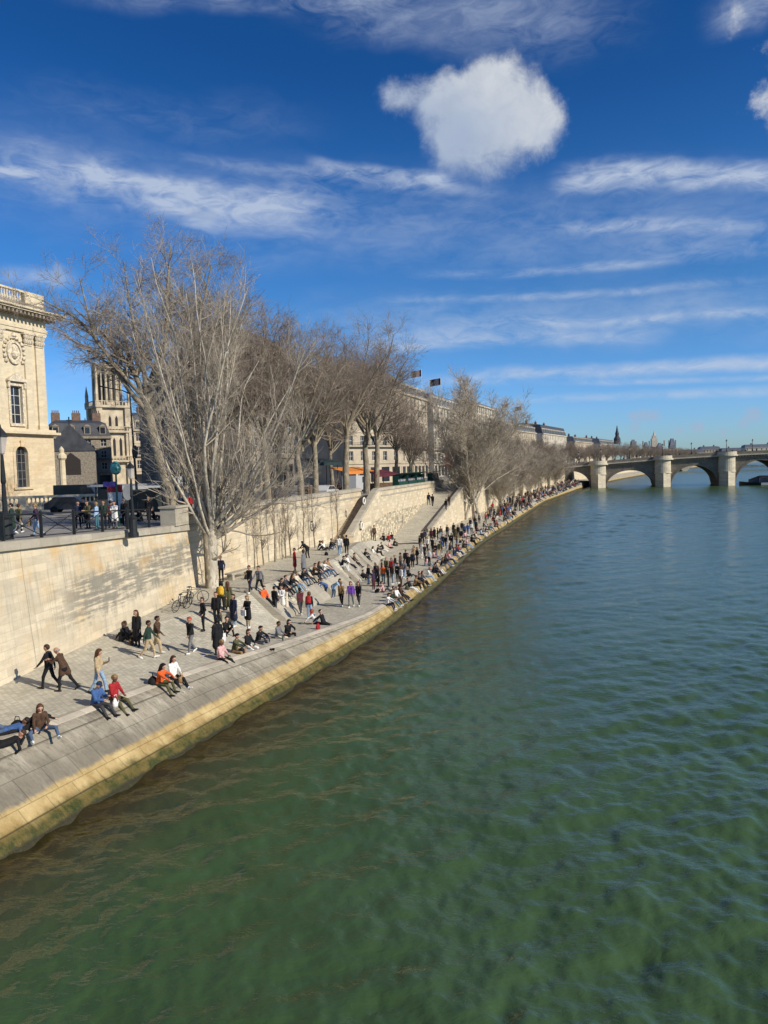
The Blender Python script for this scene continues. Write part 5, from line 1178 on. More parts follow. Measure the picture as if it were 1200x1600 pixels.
def lamp_post(loc, label, s=1.0, group=None, rz=0):
    o = thing('lamp_post', label, 'street lamp', loc, rz, group); o.scale = (s,) * 3
    MB().lathe((0, 0, 0), [(.34, 0), (.34, .25), (.27, .35), (.25, 1.15), (.3, 1.25), (.15, 1.4)], 10).build('base', m_iron, o)
    MB().lathe((0, 0, 1.38), [(.11, 0), (.08, 1.2), (.11, 1.3), (.07, 2.2), (.06, 2.4)], 8).build('pole', m_iron, o)
    l_ = MB().lathe((0, 0, 3.77), [(.06, 0), (.13, .05), (.26, .72)], 6).build('lantern', mat('lantern_glass', (.42, .38, .34), .25, .1), o)
    MB().lathe((0, 0, 4.491), [(.32, 0), (.3, .05), (.12, .28), (.05, .36), (.02, .5)], 6).build('cap', m_iron, l_)
    return o
lp0 = None
for i, x in enumerate([piers[0] - 8, piers[0] + 1, piers[0] + 12, piers[1], piers[1] + 12, piers[2], piers[2] + 12, piers[3]]):
    c_, s_ = math.cos(BR), math.sin(BR); y = -W2 + .8 if i % 2 else W2 - 1.2
    loc = (bx0 + x * c_ - y * s_, by0 + x * s_ + y * c_, float(deck(x)))
    if lp0 is None: lp0 = lamp_post(loc, 'tiny dark lamp post standing on the stone bridge', 1.15, 'lamp posts on the bridge')
    else: copy_tree(lp0, loc=loc)
# a second, farther bridge glimpsed through the arches
f2 = thing('arch_bridge', 'pale distant bridge glimpsed through the middle arches', 'bridge', (*atY(985, 720, 620)[:2], 0), rad(-12))
m = MB(); A = np.linspace(0, 190, 96)
for a, b_ in zip(A, A[1:]):
    g_ = lambda x: (-.4 + 6.2 * math.sqrt(max(0, 1 - abs(((x - 8) % 37) / 33 * 2 - 1) ** 2.2)) if ((x - 8) % 37) < 33 else -1)
    ua, ub = g_(a + 1e-3), g_(b_ - 1e-3)
    m.add([(a, 0, ua), (b_, 0, ub), (b_, 0, 9), (a, 0, 9), (a, 14, ua), (b_, 14, ub), (b_, 14, 9), (a, 14, 9)], [(0, 1, 2, 3), (5, 4, 7, 6), (4, 5, 1, 0), (3, 2, 6, 7)])
m.build('arches', m_brp, f2); MB().box(0, 190, -.4, -.001, 9.001, 10).build('parapet', m_brp, f2)
# wooded far bank
rngf = np.random.default_rng(4)
m_far = mat('far_trees', (.085, .082, .058), .9, .35, .05)
for i in range(34):
    px = 1040 + i * 5.4; Y = 820 + (i * 53) % 160; x, y = atY(px, 716, Y)[:2]
    tree('street', 20 + i % 3, (x, y, 4), i * 1.9, 'tiny bare tree on the far horizon beyond the stone bridge', 'bare trees on the far horizon', m_bark_dark, m_twig, scale=(1.3, 1.3, .62 + .06 * (i % 3)))
# ================================================================ railing, lamps and other things of the street level
def railing():
    o = thing('railing', 'green black iron railing of crossed bars along the near wall top', 'railing', (N_(30) - .8, 30, float(zc_near(30))))
    base = Vector(o.location)
    L = lambda Y, z: Vector((float(N_(Y)) - .78, Y, float(zc_near(Y)) + z)) - base
    posts = np.arange(14.2, 43.6, 2.45)
    for Y in posts:
        MB().rbox(L(Y, 0), .11, .11, 1.06).lathe(L(Y, 1.06), [(.06, 0), (.075, .05), (.03, .1)], 8).build('post', m_iron, o)
    m = MB()
    m.tube([L(Y, 1.02) for Y in posts], .038, 6); m.tube([L(Y, .09) for Y in posts], .022, 5); m.build('rail', m_iron, o)
    for a, b_ in zip(posts, posts[1:]):
        q = MB(); c_ = (a + b_) / 2
        q.tube([L(a + .06, .12), L(c_, .55), L(b_ - .06, .98)], .02, 5); q.tube([L(a + .06, .98), L(c_ - .001, .551), L(b_ - .06, .12)], .02, 5); q.lathe(L(c_, .5), [(.06, 0), (.09, .05), (.06, .1)], 8)
        q.build('crossed_bars', m_iron, o)
railing()
zc = float(zc_near(44.3))
o = thing('wall_pier', 'square stone pier ending the iron railing at the wall corner', 'pier', (N_(44.4) - .75, 44.4, zc))
MB().rbox((0, 0, 0), .95, 1.9, 1.05, -.14).build('block', m_cop, o); MB().rbox((0, 0, 1.052), 1.1, 2.05, .12, -.14).build('cap', m_cop, o)
def place(px, Y): return atY(px, 800, Y)[0]
lamp_post((place(8, 30.5), 30.5, float(zc_near(30.5)) - .35), 'tall green lamp post with glass lantern at the left frame edge', 1.02)
l2 = lamp_post((place(207, 37.5), 37.5, float(zc_near(37.5)) - .35), 'green lamp post standing in the railing before the belfry', .78)
o = thing('street_light', 'tall thin dark lighting mast with a curved arm right of the belfry', 'street lamp', (place(216, 52), 52, 6.9))
MB().tube([(0, 0, 0), (-.05, 0, 3), (-.2, 0, 9.0)], [.11, .09, .05], 8).build('pole', m_iron, o); MB().tube([(-.2, 0, 8.9), (-.7, 0, 9.15), (-1.5, 0, 9.3), (-2.3, 0, 9.5)], [.05, .045, .04, .06], 6).build('arm', m_iron, o)
MB().lathe((-.05, 0, 4.4), [(.16, 0), (.2, .5), (.14, .9)], 8).build('box', m_iron, o)
# metro entrance post with round lamp and blue sign
o = thing('metro_post', 'green post with a round teal lamp and small blue name plate', 'sign post', (place(184, 47), 47, 6.9))
MB().lathe((0, 0, 0), [(.14, 0), (.1, .5), (.07, 1), (.06, 3.3)], 8).build('pole', m_green, o)
MB().lathe((0, 0, 3.3), [(.1, 0), (.28, .12), (.34, .4), (.26, .7), (.08, .85)], 12).build('lamp_globe', mat('teal_glass', (.05, .20, .21), .25, .1), o)
MB().rbox((-.42, 0, 2.55), .85, .05, .32).build('name_plate', mat('sign_blue', (.045, .04, .20), .5, .1), o)
o = thing('road_sign', 'pale oval traffic sign seen from the back beside the lamp post', 'sign', (place(201, 41), 41, 7.0))
MB().lathe((0, 0, 0), [(.04, 0), (.04, 2.3)], 8).build('pole', m_iron, o)
n = 18; MB().prism([(.26 * math.cos(2 * math.pi * k / n), 2.2 + .44 * math.sin(2 * math.pi * k / n)) for k in range(n)], -.06, -.042).build('sign_plate', mat('sign_back', (.30, .30, .29), .5, .1), o)
o = thing('poster_column', 'slim advertising pillar with white poster and red head among the pedestrians', 'advertising pillar', (place(181, 50), 50, 6.9))
MB().rbox((0, 0, 0), 1.0, .35, .35, .3).build('base', m_iron, o); MB().rbox((0, 0, .36), .9, .3, 1.75, .3).build('poster', mat('poster_white', (.62, .62, .61), .5, .12, 6), o); MB().rbox((0, 0, 2.12), .96, .34, .5, .3).build('head', mat('poster_red', (.33, .03, .04), .5, .2), o)
o = thing('pedestrian_sign', 'small white square sign on a thin post under the leaning tree', 'sign', (place(281, 56), 56, 6.9))
MB().lathe((0, 0, 0), [(.04, 0), (.04, 2.6)], 8).build('pole', m_iron, o); MB().rbox((0, -.05, 2.3), .6, .04, .72).build('sign_plate', m_white, o)
# low stone balustrade before the palace, long hedge dark bus shelter roofs, cars
bl = thing('balustrade', 'long low stone balustrade at the foot of the palace', 'balustrade', (place(60, 75), 75, 6.9), rad(12))
MB().box(-16, 22, -.2, .2, 0, .35).build('base', m_louv_up, bl); MB().box(-16, 22, -.22, .22, 1.15, 1.4).build('rail', m_louv_up, bl)
for j in range(8):
    m = MB()
    for k in range(12 * j + 1, min(12 * j + 12, 94)): m.lathe((-15.8 + k * .4, 0, .352), [(.08, 0), (.13, .25), (.06, .6), (.1, .796)], 6)
    m.build('balusters', m_louv_up, bl)
for k in range(8): MB().rbox((-15.8 + k * 4.8, 0, .353), .7, .5, .79).build('pedestal', m_louv_up, bl)
def car(px, Y, rz, col, label, van=False):
    o = thing('parked_car' if not van else 'van', label, 'van' if van else 'car', (place(px, Y), Y, z_street(Y)), rz, 'vehicles on the quay street')
    L_, W_c, H_c = (4.2, 1.75, 1.45) if not van else (5.2, 1.95, 2.3)
    pr = [(-L_ / 2, .35), (L_ / 2, .35), (L_ / 2, .75), (L_ / 2 - .15, .88), (L_ * .26, .95), (L_ * .12, H_c - .05), (-L_ * .28, H_c), (-L_ * .44, .98), (-L_ / 2, .9)] if not van else [(-L_ / 2, .35), (L_ / 2, .35), (L_ / 2, .95), (L_ * .36, 1.25), (L_ * .25, H_c - .05), (-L_ / 2 + .05, H_c)]
    MB().prism(pr, -W_c / 2, W_c / 2).build('body', mat('car_paint_' + str(col), col, .3, .05, 1, 0, 0, .5), o)
    gp = [(L_ * .23, .98), (L_ * .12, H_c - .14), (-L_ * .26, H_c - .1), (-L_ * .38, 1.0)] if not van else [(L_ * .33, 1.3), (L_ * .24, H_c - .2), (L_ * .05, H_c - .2), (L_ * .05, 1.3)]
    MB().prism(gp, -W_c / 2 - .01, W_c / 2 + .01).build('window', m_glass, o)
    for sx in (-1, 1):
        for sy in (-1, 1):
            w = MB(); n = 14; c_ = (sx * L_ * .3, .32)
            w.prism([(c_[0] + .32 * math.cos(2 * math.pi * k / n), c_[1] + .32 * math.sin(2 * math.pi * k / n)) for k in range(n)], sy * W_c / 2 - .1, sy * W_c / 2 + .02); w.build('wheel', mat('tyre', (.015, .015, .015), .8, .2), o)
    return o
car(126, 84, .15, (.012, .014, .014), 'black van standing before the belfry', True); car(112, 67, .15, (.02, .02, .022), 'dark car behind the standing couple left of the belfry')
car(232, 64, .1, (.5, .5, .49), 'white van behind the tree trunk', True); car(510, 84, 1.3, (.55, .55, .54), 'white car between the trunks above the cream wall'); car(432, 78, 1.3, (.04, .042, .05), 'dark car above the cream wall behind the straight trunk')
car(556, 100, 1.3, (.5, .5, .5), 'pale car at the head of the stairs', True)
o = thing('bus_shelter', 'glass bus shelter with a pale flat roof before the belfry', 'bus shelter', (place(205, 58), 58, 6.9), .1)
for x in (-2.6, 0, 2.6): MB().tube([(x, 0, 0), (x, 0, 2.4)], .05, 6).build('post', m_iron, o)
MB().box(-3.0, 3.0, -.9, .6, 2.4, 2.55).build('roof', mat('shelter_roof', (.32, .33, .33), .4, .1), o); MB().box(-2.5, 2.5, .1, .13, .3, 2.1).build('glass_panel', mat('shelter_glass', (.05, .06, .06), .1, .1), o)
# booksellers' boxes with open lids on the parapet
def stall(Y0, label, col=m_green, w=4.4):
    o = thing('book_stall', label, 'book stall', (float(Rx(Y0)) - .35, Y0, 7.77), PHI + .02)
    MB().box(-w / 2, w / 2, -.05, .85, 0, .45).build('box', col, o)
    v = [(-w / 2, .85, 1.25), (w / 2, .85, 1.25), (w / 2, -.45, 1.55), (-w / 2, -.45, 1.55)]; v += [(a, b_, c_ + .06) for a, b_, c_ in v]
    MB().add(v, [(3, 2, 1, 0), (4, 5, 6, 7), (0, 1, 5, 4), (1, 2, 6, 5), (2, 3, 7, 6), (3, 0, 4, 7)]).build('lid', col, o)
    m = MB().box(-w / 2, -w / 2 + .06, .05, .85, .451, 1.25).box(w / 2 - .06, w / 2, .05, .85, .451, 1.25).box(-w / 2 + .06, w / 2 - .06, .78, .85, .451, 1.25); m.build('back', col, o)
    m = MB(); r_ = random.Random(int(Y0))
    x = -w / 2 + .1
    while x < w / 2 - .2:
        d_ = r_.uniform(.03, .07); m.box(x, x + d_ - .004, .2, .4, .452, .452 + r_.uniform(.2, .32), r_.randrange(3)); x += d_
    m.build('books', [cloth(CLR['S']), cloth(CLR['M']), cloth(CLR['C'])], o)
for Y0, l in ((100, 'green bookstall with raised lid, nearest of the open ones'), (105.5, 'green bookstall with raised lid, second of the open ones'), (111, 'green bookstall with raised lid, third of the open ones'), (122, 'green bookstall with raised lid, farthest of the open ones before the fan tree')): stall(Y0, l, m_green, 4.6)
def kiosk(px, Y, w, h, col, label, stripe=None):
    o = thing('awning_stall', label, 'awning stall', (place(px, Y), Y, z_street(Y)), rad(55))
    for x in (-w / 2, w / 2):
        for y in (0, 2.0): MB().tube([(x, y, 0), (x, y, h)], .05, 6).build('post', m_iron, o)
    v = [(-w / 2 - .2, 2.2, h + .5), (w / 2 + .2, 2.2, h + .5), (w / 2 + .2, -.6, h - .1), (-w / 2 - .2, -.6, h - .1)]; v += [(a, b_, c_ + .05) for a, b_, c_ in v]
    MB().add(v, [(3, 2, 1, 0), (4, 5, 6, 7), (0, 1, 5, 4), (1, 2, 6, 5), (2, 3, 7, 6), (3, 0, 4, 7)]).build('awning', col, o)
    MB().box(-w / 2 - .2, w / 2 + .2, -.61, -.58, h - .45, h - .05).build('valance', col, o); MB().box(-w / 2, w / 2, .3, 1.8, 0, 1.0).build('counter', mat('stall_wood', (.12, .07, .04), .8, .3, 3), o)
kiosk(558, 104, 6.5, 2.9, mat('awning_orange', (.62, .21, .04), .8, .1), 'orange awning shading a cafe terrace behind the stairs')
kiosk(601, 106, 5.5, 2.4, mat('awning_maroon', (.10, .02, .028), .8, .2), 'dark maroon awning stall left of the green bookstalls')
kiosk(508, 100, 6, 4.2, mat('awning_teal', (.02, .035, .035), .7, .2), 'dark green kiosk roof behind the slim trunks')
o = thing('red_sign', 'small red shop sign hanging behind the fan shaped tree', 'sign', (place(706, 150), 150, 7)); MB().tube([(0, 0, 0), (0, 0, 4.6)], .06, 6).build('pole', m_iron, o); MB().rbox((0, -.1, 2.6), 2.4, .1, 2.4, .5).build('sign_plate', mat('sign_red', (.38, .05, .05), .6, .1), o)
# lifebuoys on the quay walls
def buoy(X, Y, Z, rz, label):
    o = thing('lifebuoy', label, 'lifebuoy', (X, Y, Z), rz, 'lifebuoys on the quay walls'); m = MB(); n, k_ = 18, 7; vs = []
    for i in range(n):
        a = 2 * math.pi * i / n
        for j in range(k_):
            b_ = 2 * math.pi * j / k_; r = .33 + .075 * math.cos(b_); vs.append((r * math.cos(a), .075 * math.sin(b_), r * math.sin(a)))
    m.add(vs, [(i * k_ + j, ((i + 1) % n) * k_ + j, ((i + 1) % n) * k_ + (j + 1) % k_, i * k_ + (j + 1) % k_) for i in range(n) for j in range(k_)]).build('ring', m_white, o, True)
    MB().rbox((0, .1, -.5), .1, .1, 1.0).build('bracket', m_iron, o)
buoy(float(R_(79.2)) + .12, 79.2, 4.0, PHI, 'white lifebuoy ring on the ramp wall beside the rubble patch')
buoy(float(R_(80.5)) + .05, 80.5, 6.6, PHI, 'white ring high on the ramp wall near its top corner')
buoy(float(W_(70)) + .05, 70, 4.8, PHI, 'white lifebuoy ring on the cream wall left of the stairs')
# bicycles at the end of the near wall
def bicycle(loc, rz, lean, label, col):
    o = thing('bicycle', label, 'bicycle', loc, rz, 'bicycles at the end of the railed wall'); o.rotation_euler.x = lean
    for x in (-.52, .52):
        m = MB(); n = 22
        m.tube([(x + .33 * math.cos(2 * math.pi * k / n), 0, .34 + .33 * math.sin(2 * math.pi * k / n)) for k in range(n + 1)], .02, 5, cap=False); wh = m.build('wheel', mat('tyre', (.015, .015, .015), .8, .2), o)
        s_ = MB()
        for k in range(10): s_.tube([(x, 0, .34), (x + .32 * math.cos(2 * math.pi * k / 10), 0, .34 + .32 * math.sin(2 * math.pi * k / 10))], .0035, 3)
        s_.build('spokes', mat('steel', (.35, .35, .36), .3, .1, 1, 0, 1), wh)
    f_ = MB(); A_, B_, C_, D_ = (-.52, 0, .34), (-.12, 0, .30), (-.2, 0, .8), (.38, 0, .78)
    for a, b_ in ((A_, B_), (A_, C_), (B_, C_), (C_, D_), (B_, D_), (D_, (.52, 0, .34)), (C_, (-.23, 0, .92)), (D_, (.36, 0, .98))): f_.tube([a, b_], .017, 6)
    f_.build('frame', col, o); MB().lathe((-.24, 0, .92), [(.05, 0), (.1, .03), (.06, .07)], 8, 0, 1.5, .8).build('saddle', m_iron, o); MB().tube([(.28, -.27, 1.0), (.37, -.15, 1.0), (.37, .15, 1.0), (.28, .27, 1.0)], .015, 6).build('handlebar', m_iron, o)
    MB().lathe((-.12, -.05, .30), [(.09, 0), (.09, .01)], 10).build('pedals', m_iron, o)
for px, py, rz, le, l, c_ in ((283, 954, 1.2, .2, 'dark bicycle leaning by the wall end, nearest of the three', (.03, .03, .035)), (293, 947, 1.5, .15, 'black bicycle parked in the middle of the three by the wall end', (.02, .02, .02)), (303, 942, .4, .1, 'bicycle turned sideways at the wall corner, right of the two others', (.10, .10, .11))):
    p = hit(px, py); bicycle(p, rz, le, l, mat('bike_paint_' + str(c_), c_, .4, .1))
p = hit(357, 971); MB().rbox((0, 0, -.05), .75, .6, .5, .4).rbox((0, 0, .45), .82, .68, .1, .4).build('stone_block', m_cop).location = p
tag(bpy.data.objects['stone_block'], 'square stone block on the quay among the standing people', 'stone block', None, 'thing')
# bench by the wall under the tall tree
p = hit(374, 903)
o = thing('bench', 'pale slab bench by the cream wall behind the tall tree trunk, three people on it', 'bench', p, rad(70))
MB().box(-1.4, 1.4, -.28, .28, .4, .5).build('seat', m_cop, o)
for x in (-1.1, 1.1): MB().box(x - .12, x + .12, -.22, .22, 0, .399).build('leg', m_cop, o)
# moored river boat
bp_ = atY(1180, 752, 270); bp_[2] = 0
o = thing('river_boat', 'dark glass roofed tour boat with white sides moored by the right bridge pier', 'boat', (bp_[0] + 8, 262, 0), rad(-24))
vs = []; st_ = [(-16, .4, 1.5), (-13, 2.6, 1.15), (-6, 3.1, 1.0), (14, 3.1, 1.0), (16, 2.6, 1.1)]
for x, w, z in st_: vs += [(x, -w * .8, -.5), (x, w * .8, -.5), (x, w, z), (x, -w, z)]
MB().add(vs, [(i * 4 + k, (i + 1) * 4 + k, (i + 1) * 4 + (k + 1) % 4, i * 4 + (k + 1) % 4) for i in range(4) for k in range(4)] + [(0, 1, 2, 3), (19, 18, 17, 16)]).build('hull', mat('hull_dark', (.02, .022, .026), .4, .1), o)
for x0 in (-9, -2.5, 4, 10): MB().box(x0, x0 + 5.2, -3.16, -3.101, .1, .95).build('side_panel', m_white, o)
n = 9; arc = [(3.0 * math.cos(math.pi * k / n), 1.0 + 2.5 * math.sin(math.pi * k / n)) for k in range(n + 1)]; m = MB()
m.add([(x, y * (1 if x > -11 else .8), 1.0 + (z - 1.0) * (1 if x > -11 else .45)) for x in (-13, -9.5, 12) for y, z in arc], [(i * (n + 1) + k, (i + 1) * (n + 1) + k, (i + 1) * (n + 1) + k + 1, i * (n + 1) + k + 1) for i in range(2) for k in range(n)] + [tuple(range(n + 1)), tuple(range(2 * (n + 1), 3 * (n + 1)))[::-1]]).build('canopy', m_glass, o, False)
m = MB()
for x in (-9.5, -5, -.5, 4, 8.5, 12): m.tube([(x, y * 1.012, z + .03) for y, z in arc], .07, 5)
m.build('canopy_ribs', m_iron, o)
# ================================================================ who stands where
rv = 'R'
_n = 0
def rows(txt, group, h=.0165, scale=None):
    for l_ in txt.strip().splitlines():
        a, note = l_.split('|'); q = a.split()
        dz = float(q[5]) if len(q) > 5 else 0.0
        ps_ = None
        if group == 'people sitting on the kerb' and float(q[0]) > 635:      # seated right on the edge stones
            for Y in np.arange(48, 130, .1):
                e = (float(Xw(Y) - t_kerb(Y) * .95), float(Y), float(z_kerb(Y)) + .03); d_ = np.array(e) - EYEP
                if 600 + F * (d_ @ _r2) / (d_ @ _f) >= float(q[0]): ps_ = e; break
        sc2 = .9 if float(q[0]) < 50 and group == G0 else scale
        r = person(float(q[0]), float(q[1]), q[2], int(q[3]) if q[3].lstrip('-').isdigit() else q[3], q[4], note.strip(), group, dz, ps_, h=h, scale=sc2)
        PEOPLE[q[0] + ',' + q[1]] = r
G0 = 'people along the lower quay'
rows('''
8 1146 ly 200 CDksK|on the kerb at the frame edge
40 1141 l2 215 KKksK|on the kerb beside a seated long haired person
3 1168 ly 210 KKbsK|on the bank stones at the frame edge
63 1142 sx 300 BDhlW|long chestnut hair, on the kerb by reclining friends
78 1076 wk w KKbsK|close to the pale wall beside a stooping bald man
103 1080 wb w BKgxK|bald, beside the dark haired one by the wall
156 1083 wp e TJhlK|along the quay, looking down
150 1103 bp R CHncKp|on the kerb, navy cap, beside the red jacket
178 1094 bk R REfsK|on the kerb beside the blue jacket
249 1071 b3 R OEklK|on the kerb beside the white jacket
270 1060 bk r WKblW|on the kerb beside the bright orange jacket
190 1002 sg e KKfoK|on the ground against the pale wall, left one
201 1000 s2 e KKbsW|on the ground against the pale wall, right one
215 1010 cs 250 KKhlK|by the two sitting against the wall
233 1029 wk e QTksW|in front of the brown jacketed walker
246 1020 wl e BTksWw|behind the dark green jacketed walker
299 1021 wk 240 KGrsW|bright red hair, alone in mid quay
318 986 sp 215 KKbsK|facing another in black beside the bicycles
339 976 st 260 KKhsK|by the stone block
347 958 st n EKkoK|back turned, yellow backpack on, near the trunk
357 958 cs n EEhlK|back turned, beside the yellow backpack
366 979 cs 240 NJboW|right of the stone block
388 981 ch 250 KTfoW|holding a white bag
341 1024 cs 120 KKkoKp|white tote over the shoulder
353 990 sg 300 KKksK|low beside the stone block
345 1031 bk R IKfsW|on the kerb beside the olive jacket
366 1020 b3 R EXksW|on the kerb beside the pink top
387 1012 bk R KWboK|on the kerb, pale legs stretched beside the black jacket
403 1005 b3 R KGksW|on the kerb, right of the one stretching pale legs
434 997 bk R GSbsK|on the kerb beside a black jacketed friend
449 993 b3 r KKkoK|right of the grey jacket on the kerb
346 909 sp 260 NKksK|beside the tall tree trunk
391 927 wk 250 KNbsW|beside the grey jacket below the cream wall
406 927 wl 250 GKbsK|beside the black jacket below the cream wall
493 975 b2 R WKrlW|on the kerb, red brown hair, beside the black jacket
506 976 b2 R KKksK|on the kerb, legs stretched, right of the white top
430 960 st 60 KHksK|left of the two pale coats
441 957 ch 250 WKboW|in front of the long sloping slab
447 960 ch 230 SKhlW|right of the white coat before the slab
470 961 wl 120 MHksW|toward the sloping slab
484 967 st 80 KJhlK|red backpack on, seen from behind
534 947 wk 255 XKfsW|left of the person in purple
549 949 wl 260 PGboW|between the camel and the black jackets
561 947 wk 250 KHhlW|right of the person in purple
461 893 cs 200 RRksK|in bright red against the cream wall
475 897 cs 160 GGboB|facing the one in red
481 872 bd 150 KKksK|by the wall near the saplings
531 868 wk 80 WJfoW|toward the foot of the stairs
542 867 st 80 KKksK|at the foot of the stairs
498 860 sg R KKksW|against the wall left of the stairs, first of three
507 860 s2 R WHboW|against the wall left of the stairs, in the middle
516 857 sg R KDksK|against the wall by the saplings, nearest the stairs
585 845 st 300 BKksK|alone by the ramp wall
''', G0, .0155)
rows('''
412 938 bk r OKksK|on the nearest sloping slab
437 925 b3 R KNksK|on the long slab, left end of the row
445 921 bk R HKbsW|on the long slab, second from the left
454 918 b3 R KVhlK|on the long slab, teal knees, middle of the row
463 914 bk R SJfsW|on the long slab, pale hood
472 907 b3 R KDksK|on the long slab, right of the pale hood
480 903 b2 R HHksK|on the long slab, before its right end
489 899 b3 R BKbsB|on the long slab, brown hair, right part
498 896 bk R KDhlW|on the slab, right of the brown jacket
505 894 b3 R WDfoW|on the slab, jeans, white top, near its end
512 891 bk R XDbsK|on the slab, last of the long row
510 932 bd 210 CDksW|on the slab end, blue, left one
521 934 bd 330 LDboW|on the slab end, pale blue, right one
534 886 b3 R KWksW|on the third slab, white legs
545 883 b2 R WKbsW|on the third slab, black legs out
553 880 bk R BKksK|on the third slab beside the white top
569 872 b3 R KKksK|on the fourth slab, left one
582 868 bk R WKhlW|on the fourth slab, middle
589 864 b3 R HKksK|on the fourth slab, right one
599 860 b2 R KWbsK|on the far slab, white legs stretched
608 856 bk R IKkoW|on the far slab beside the stretched legs
615 853 b3 R KKksW|on the far slab, right end
600 845 sg 250 KKksK|at the ramp foot, left of the group
607 845 s2 250 RKbsW|at the ramp foot in the middle of the group
613 843 sg 240 KHksK|at the ramp foot, right of the group
''', 'people sitting on the sloping slabs')
rows('''
565 906 sg R KKksW|on the paving left of the dense crowd
573 903 sg R HKboK|on the paving beside the crowd
584 923 st 160 UMboW|wine red legs, at the crowd's near edge
591 916 cs 190 KKhlK|beside the wine red legs
599 912 st 250 OVfsK|in the dense crowd
607 917 sp 170 KKksK|in front of the orange jacket
614 913 st 200 BJboW|in the dense crowd, brown jacket
622 911 ph 240 KKksW|in the dense crowd, head down
627 917 st 200 WBhlK|at the right edge of the dense crowd
632 904 wk 250 GJbsW|stepping out of the dense crowd
638 893 cs 230 KKksK|behind the dense crowd
645 888 st 240 NKbsW|behind the dense crowd
652 882 sp 200 KHboK|behind the crowd in mid quay
659 872 st 220 WWfoW|in all white in mid quay
664 874 wk 250 HKksW|beside the one in white
671 884 st 230 WKksK|alone nearer the kerb
681 872 sh 250 KGbsW|in mid quay before the ramp
687 870 wl 60 ETksK|walking away before the ramp
660 850 st 260 KKksK|at the open foot of the ramp
664 848 sp 100 NHbsK|by the foot of the ramp
674 846 st 250 MKhlK|in the group by the ramp wall end
679 843 cs 240 KKksK|in the group by the ramp wall end
684 845 sp 200 HKboW|in the group by the ramp wall end
689 842 st 270 BJksK|in the group by the ramp wall end
692 856 st 250 NKbsW|before the low ramp wall
697 858 wk 240 KDksK|before the low ramp wall
702 846 st 200 WKfoW|by the ramp wall, white top
706 855 ph 250 KKhlK|by the ramp wall, phone in hand
711 843 cs 230 EEksK|by the ramp wall, olive
716 840 st 250 KHboK|by the low wall under the fan tree
721 846 wk 260 KKksW|below the fan tree
726 838 st 240 CKbsK|in blue below the fan tree
731 836 sp 220 CDksW|in blue jacket and jeans below the tree
737 834 st 250 WHhlK|in white below the fan tree
744 830 cs 250 KKksK|below the fan tree, right side
676 791 wk 75 KKksK|up the ramp, right of a pair
670 789 wl 75 NKbsK|up the ramp, left of a pair
697 797 st 240 KHksK|by the edge of the ramp
702 790 wk 250 BKboK|coming down the ramp edge
576 913 st 210 KDbsK|dark, behind the seated pair at the crowd's left end
587 909 cs 230 NKhlK|in the middle of the dense crowd
597 903 sp 190 HGksW|deep in the dense crowd
604 899 wk 250 EKbsK|olive, deep in the dense crowd
612 901 st 240 RKkoK|red, deep in the dense crowd
618 895 ph 200 KJfsW|phone up, deep in the dense crowd
626 891 st 160 BKksK|brown, at the back of the dense crowd
634 885 wl 70 KKbsK|leaving the back of the dense crowd
647 877 cs 240 TKhlK|beige coat in mid quay
656 859 st 200 KDksW|near the ramp foot, jeans
668 861 wk 250 WKboK|white top near the ramp foot
676 863 st 230 KKbsK|near the ramp foot, all in black
690 866 sp 210 CKksW|blue, left of the kerb sitters
699 839 st 250 HKbsK|against the low ramp wall
709 836 cs 230 KKfoK|against the low ramp wall, fair hair
714 853 wk 240 XDksK|camel, between wall and kerb
722 833 st 260 KKbsW|under the fan tree, white shoes
735 827 sp 220 NHksK|navy, under the fan tree
742 823 wl 60 KDhlK|walking away under the fan tree
749 818 st 250 GKbsK|grey, at the far side of the fan tree
''', 'people crowding before the ramp', .019, .93)
rows('''
604 946 b3 R WNkoW|on the kerb, left of four
611 940 bk R QVksW|on the kerb, second of four
619 935 bk r WHfsW|on the kerb, third of four
628 931 b2 R KKksK|on the kerb, last of four, legs out
641 903 b2 R KWbsW|on the kerb, white legs stretched
652 897 b3 R KKksK|on the kerb between stretched legs
659 893 bk R HKhlK|on the kerb left of the red cap
668 888 bp R WJrcW|red cap, on the kerb
676 880 b3 R KKksK|on the kerb right of the red cap
683 876 bk R TWboW|on the kerb in beige
689 872 b3 R KGksK|on the kerb, grey legs
696 868 bk R KDbsW|on the kerb left of the red jacket
702 863 b2 R RDksW|on the kerb, in red
709 857 bk R NDboK|on the kerb right of the red jacket
716 851 b2 R KJksW|on the kerb, pale legs
723 847 b3 R HKbsK|on the kerb left of the pink top
729 843 bk R IJfoW|on the kerb in pink
736 839 b3 R KKksK|on the kerb right of the pink top
743 833 b2 R KHbsW|on the kerb farther on
751 826 bk R LKhlK|on the kerb in light blue
758 821 b3 R KDksW|on the kerb by the bend
765 816 bk R VWbsW|on the kerb, teal and white
''', 'people sitting on the kerb', .019, .93)
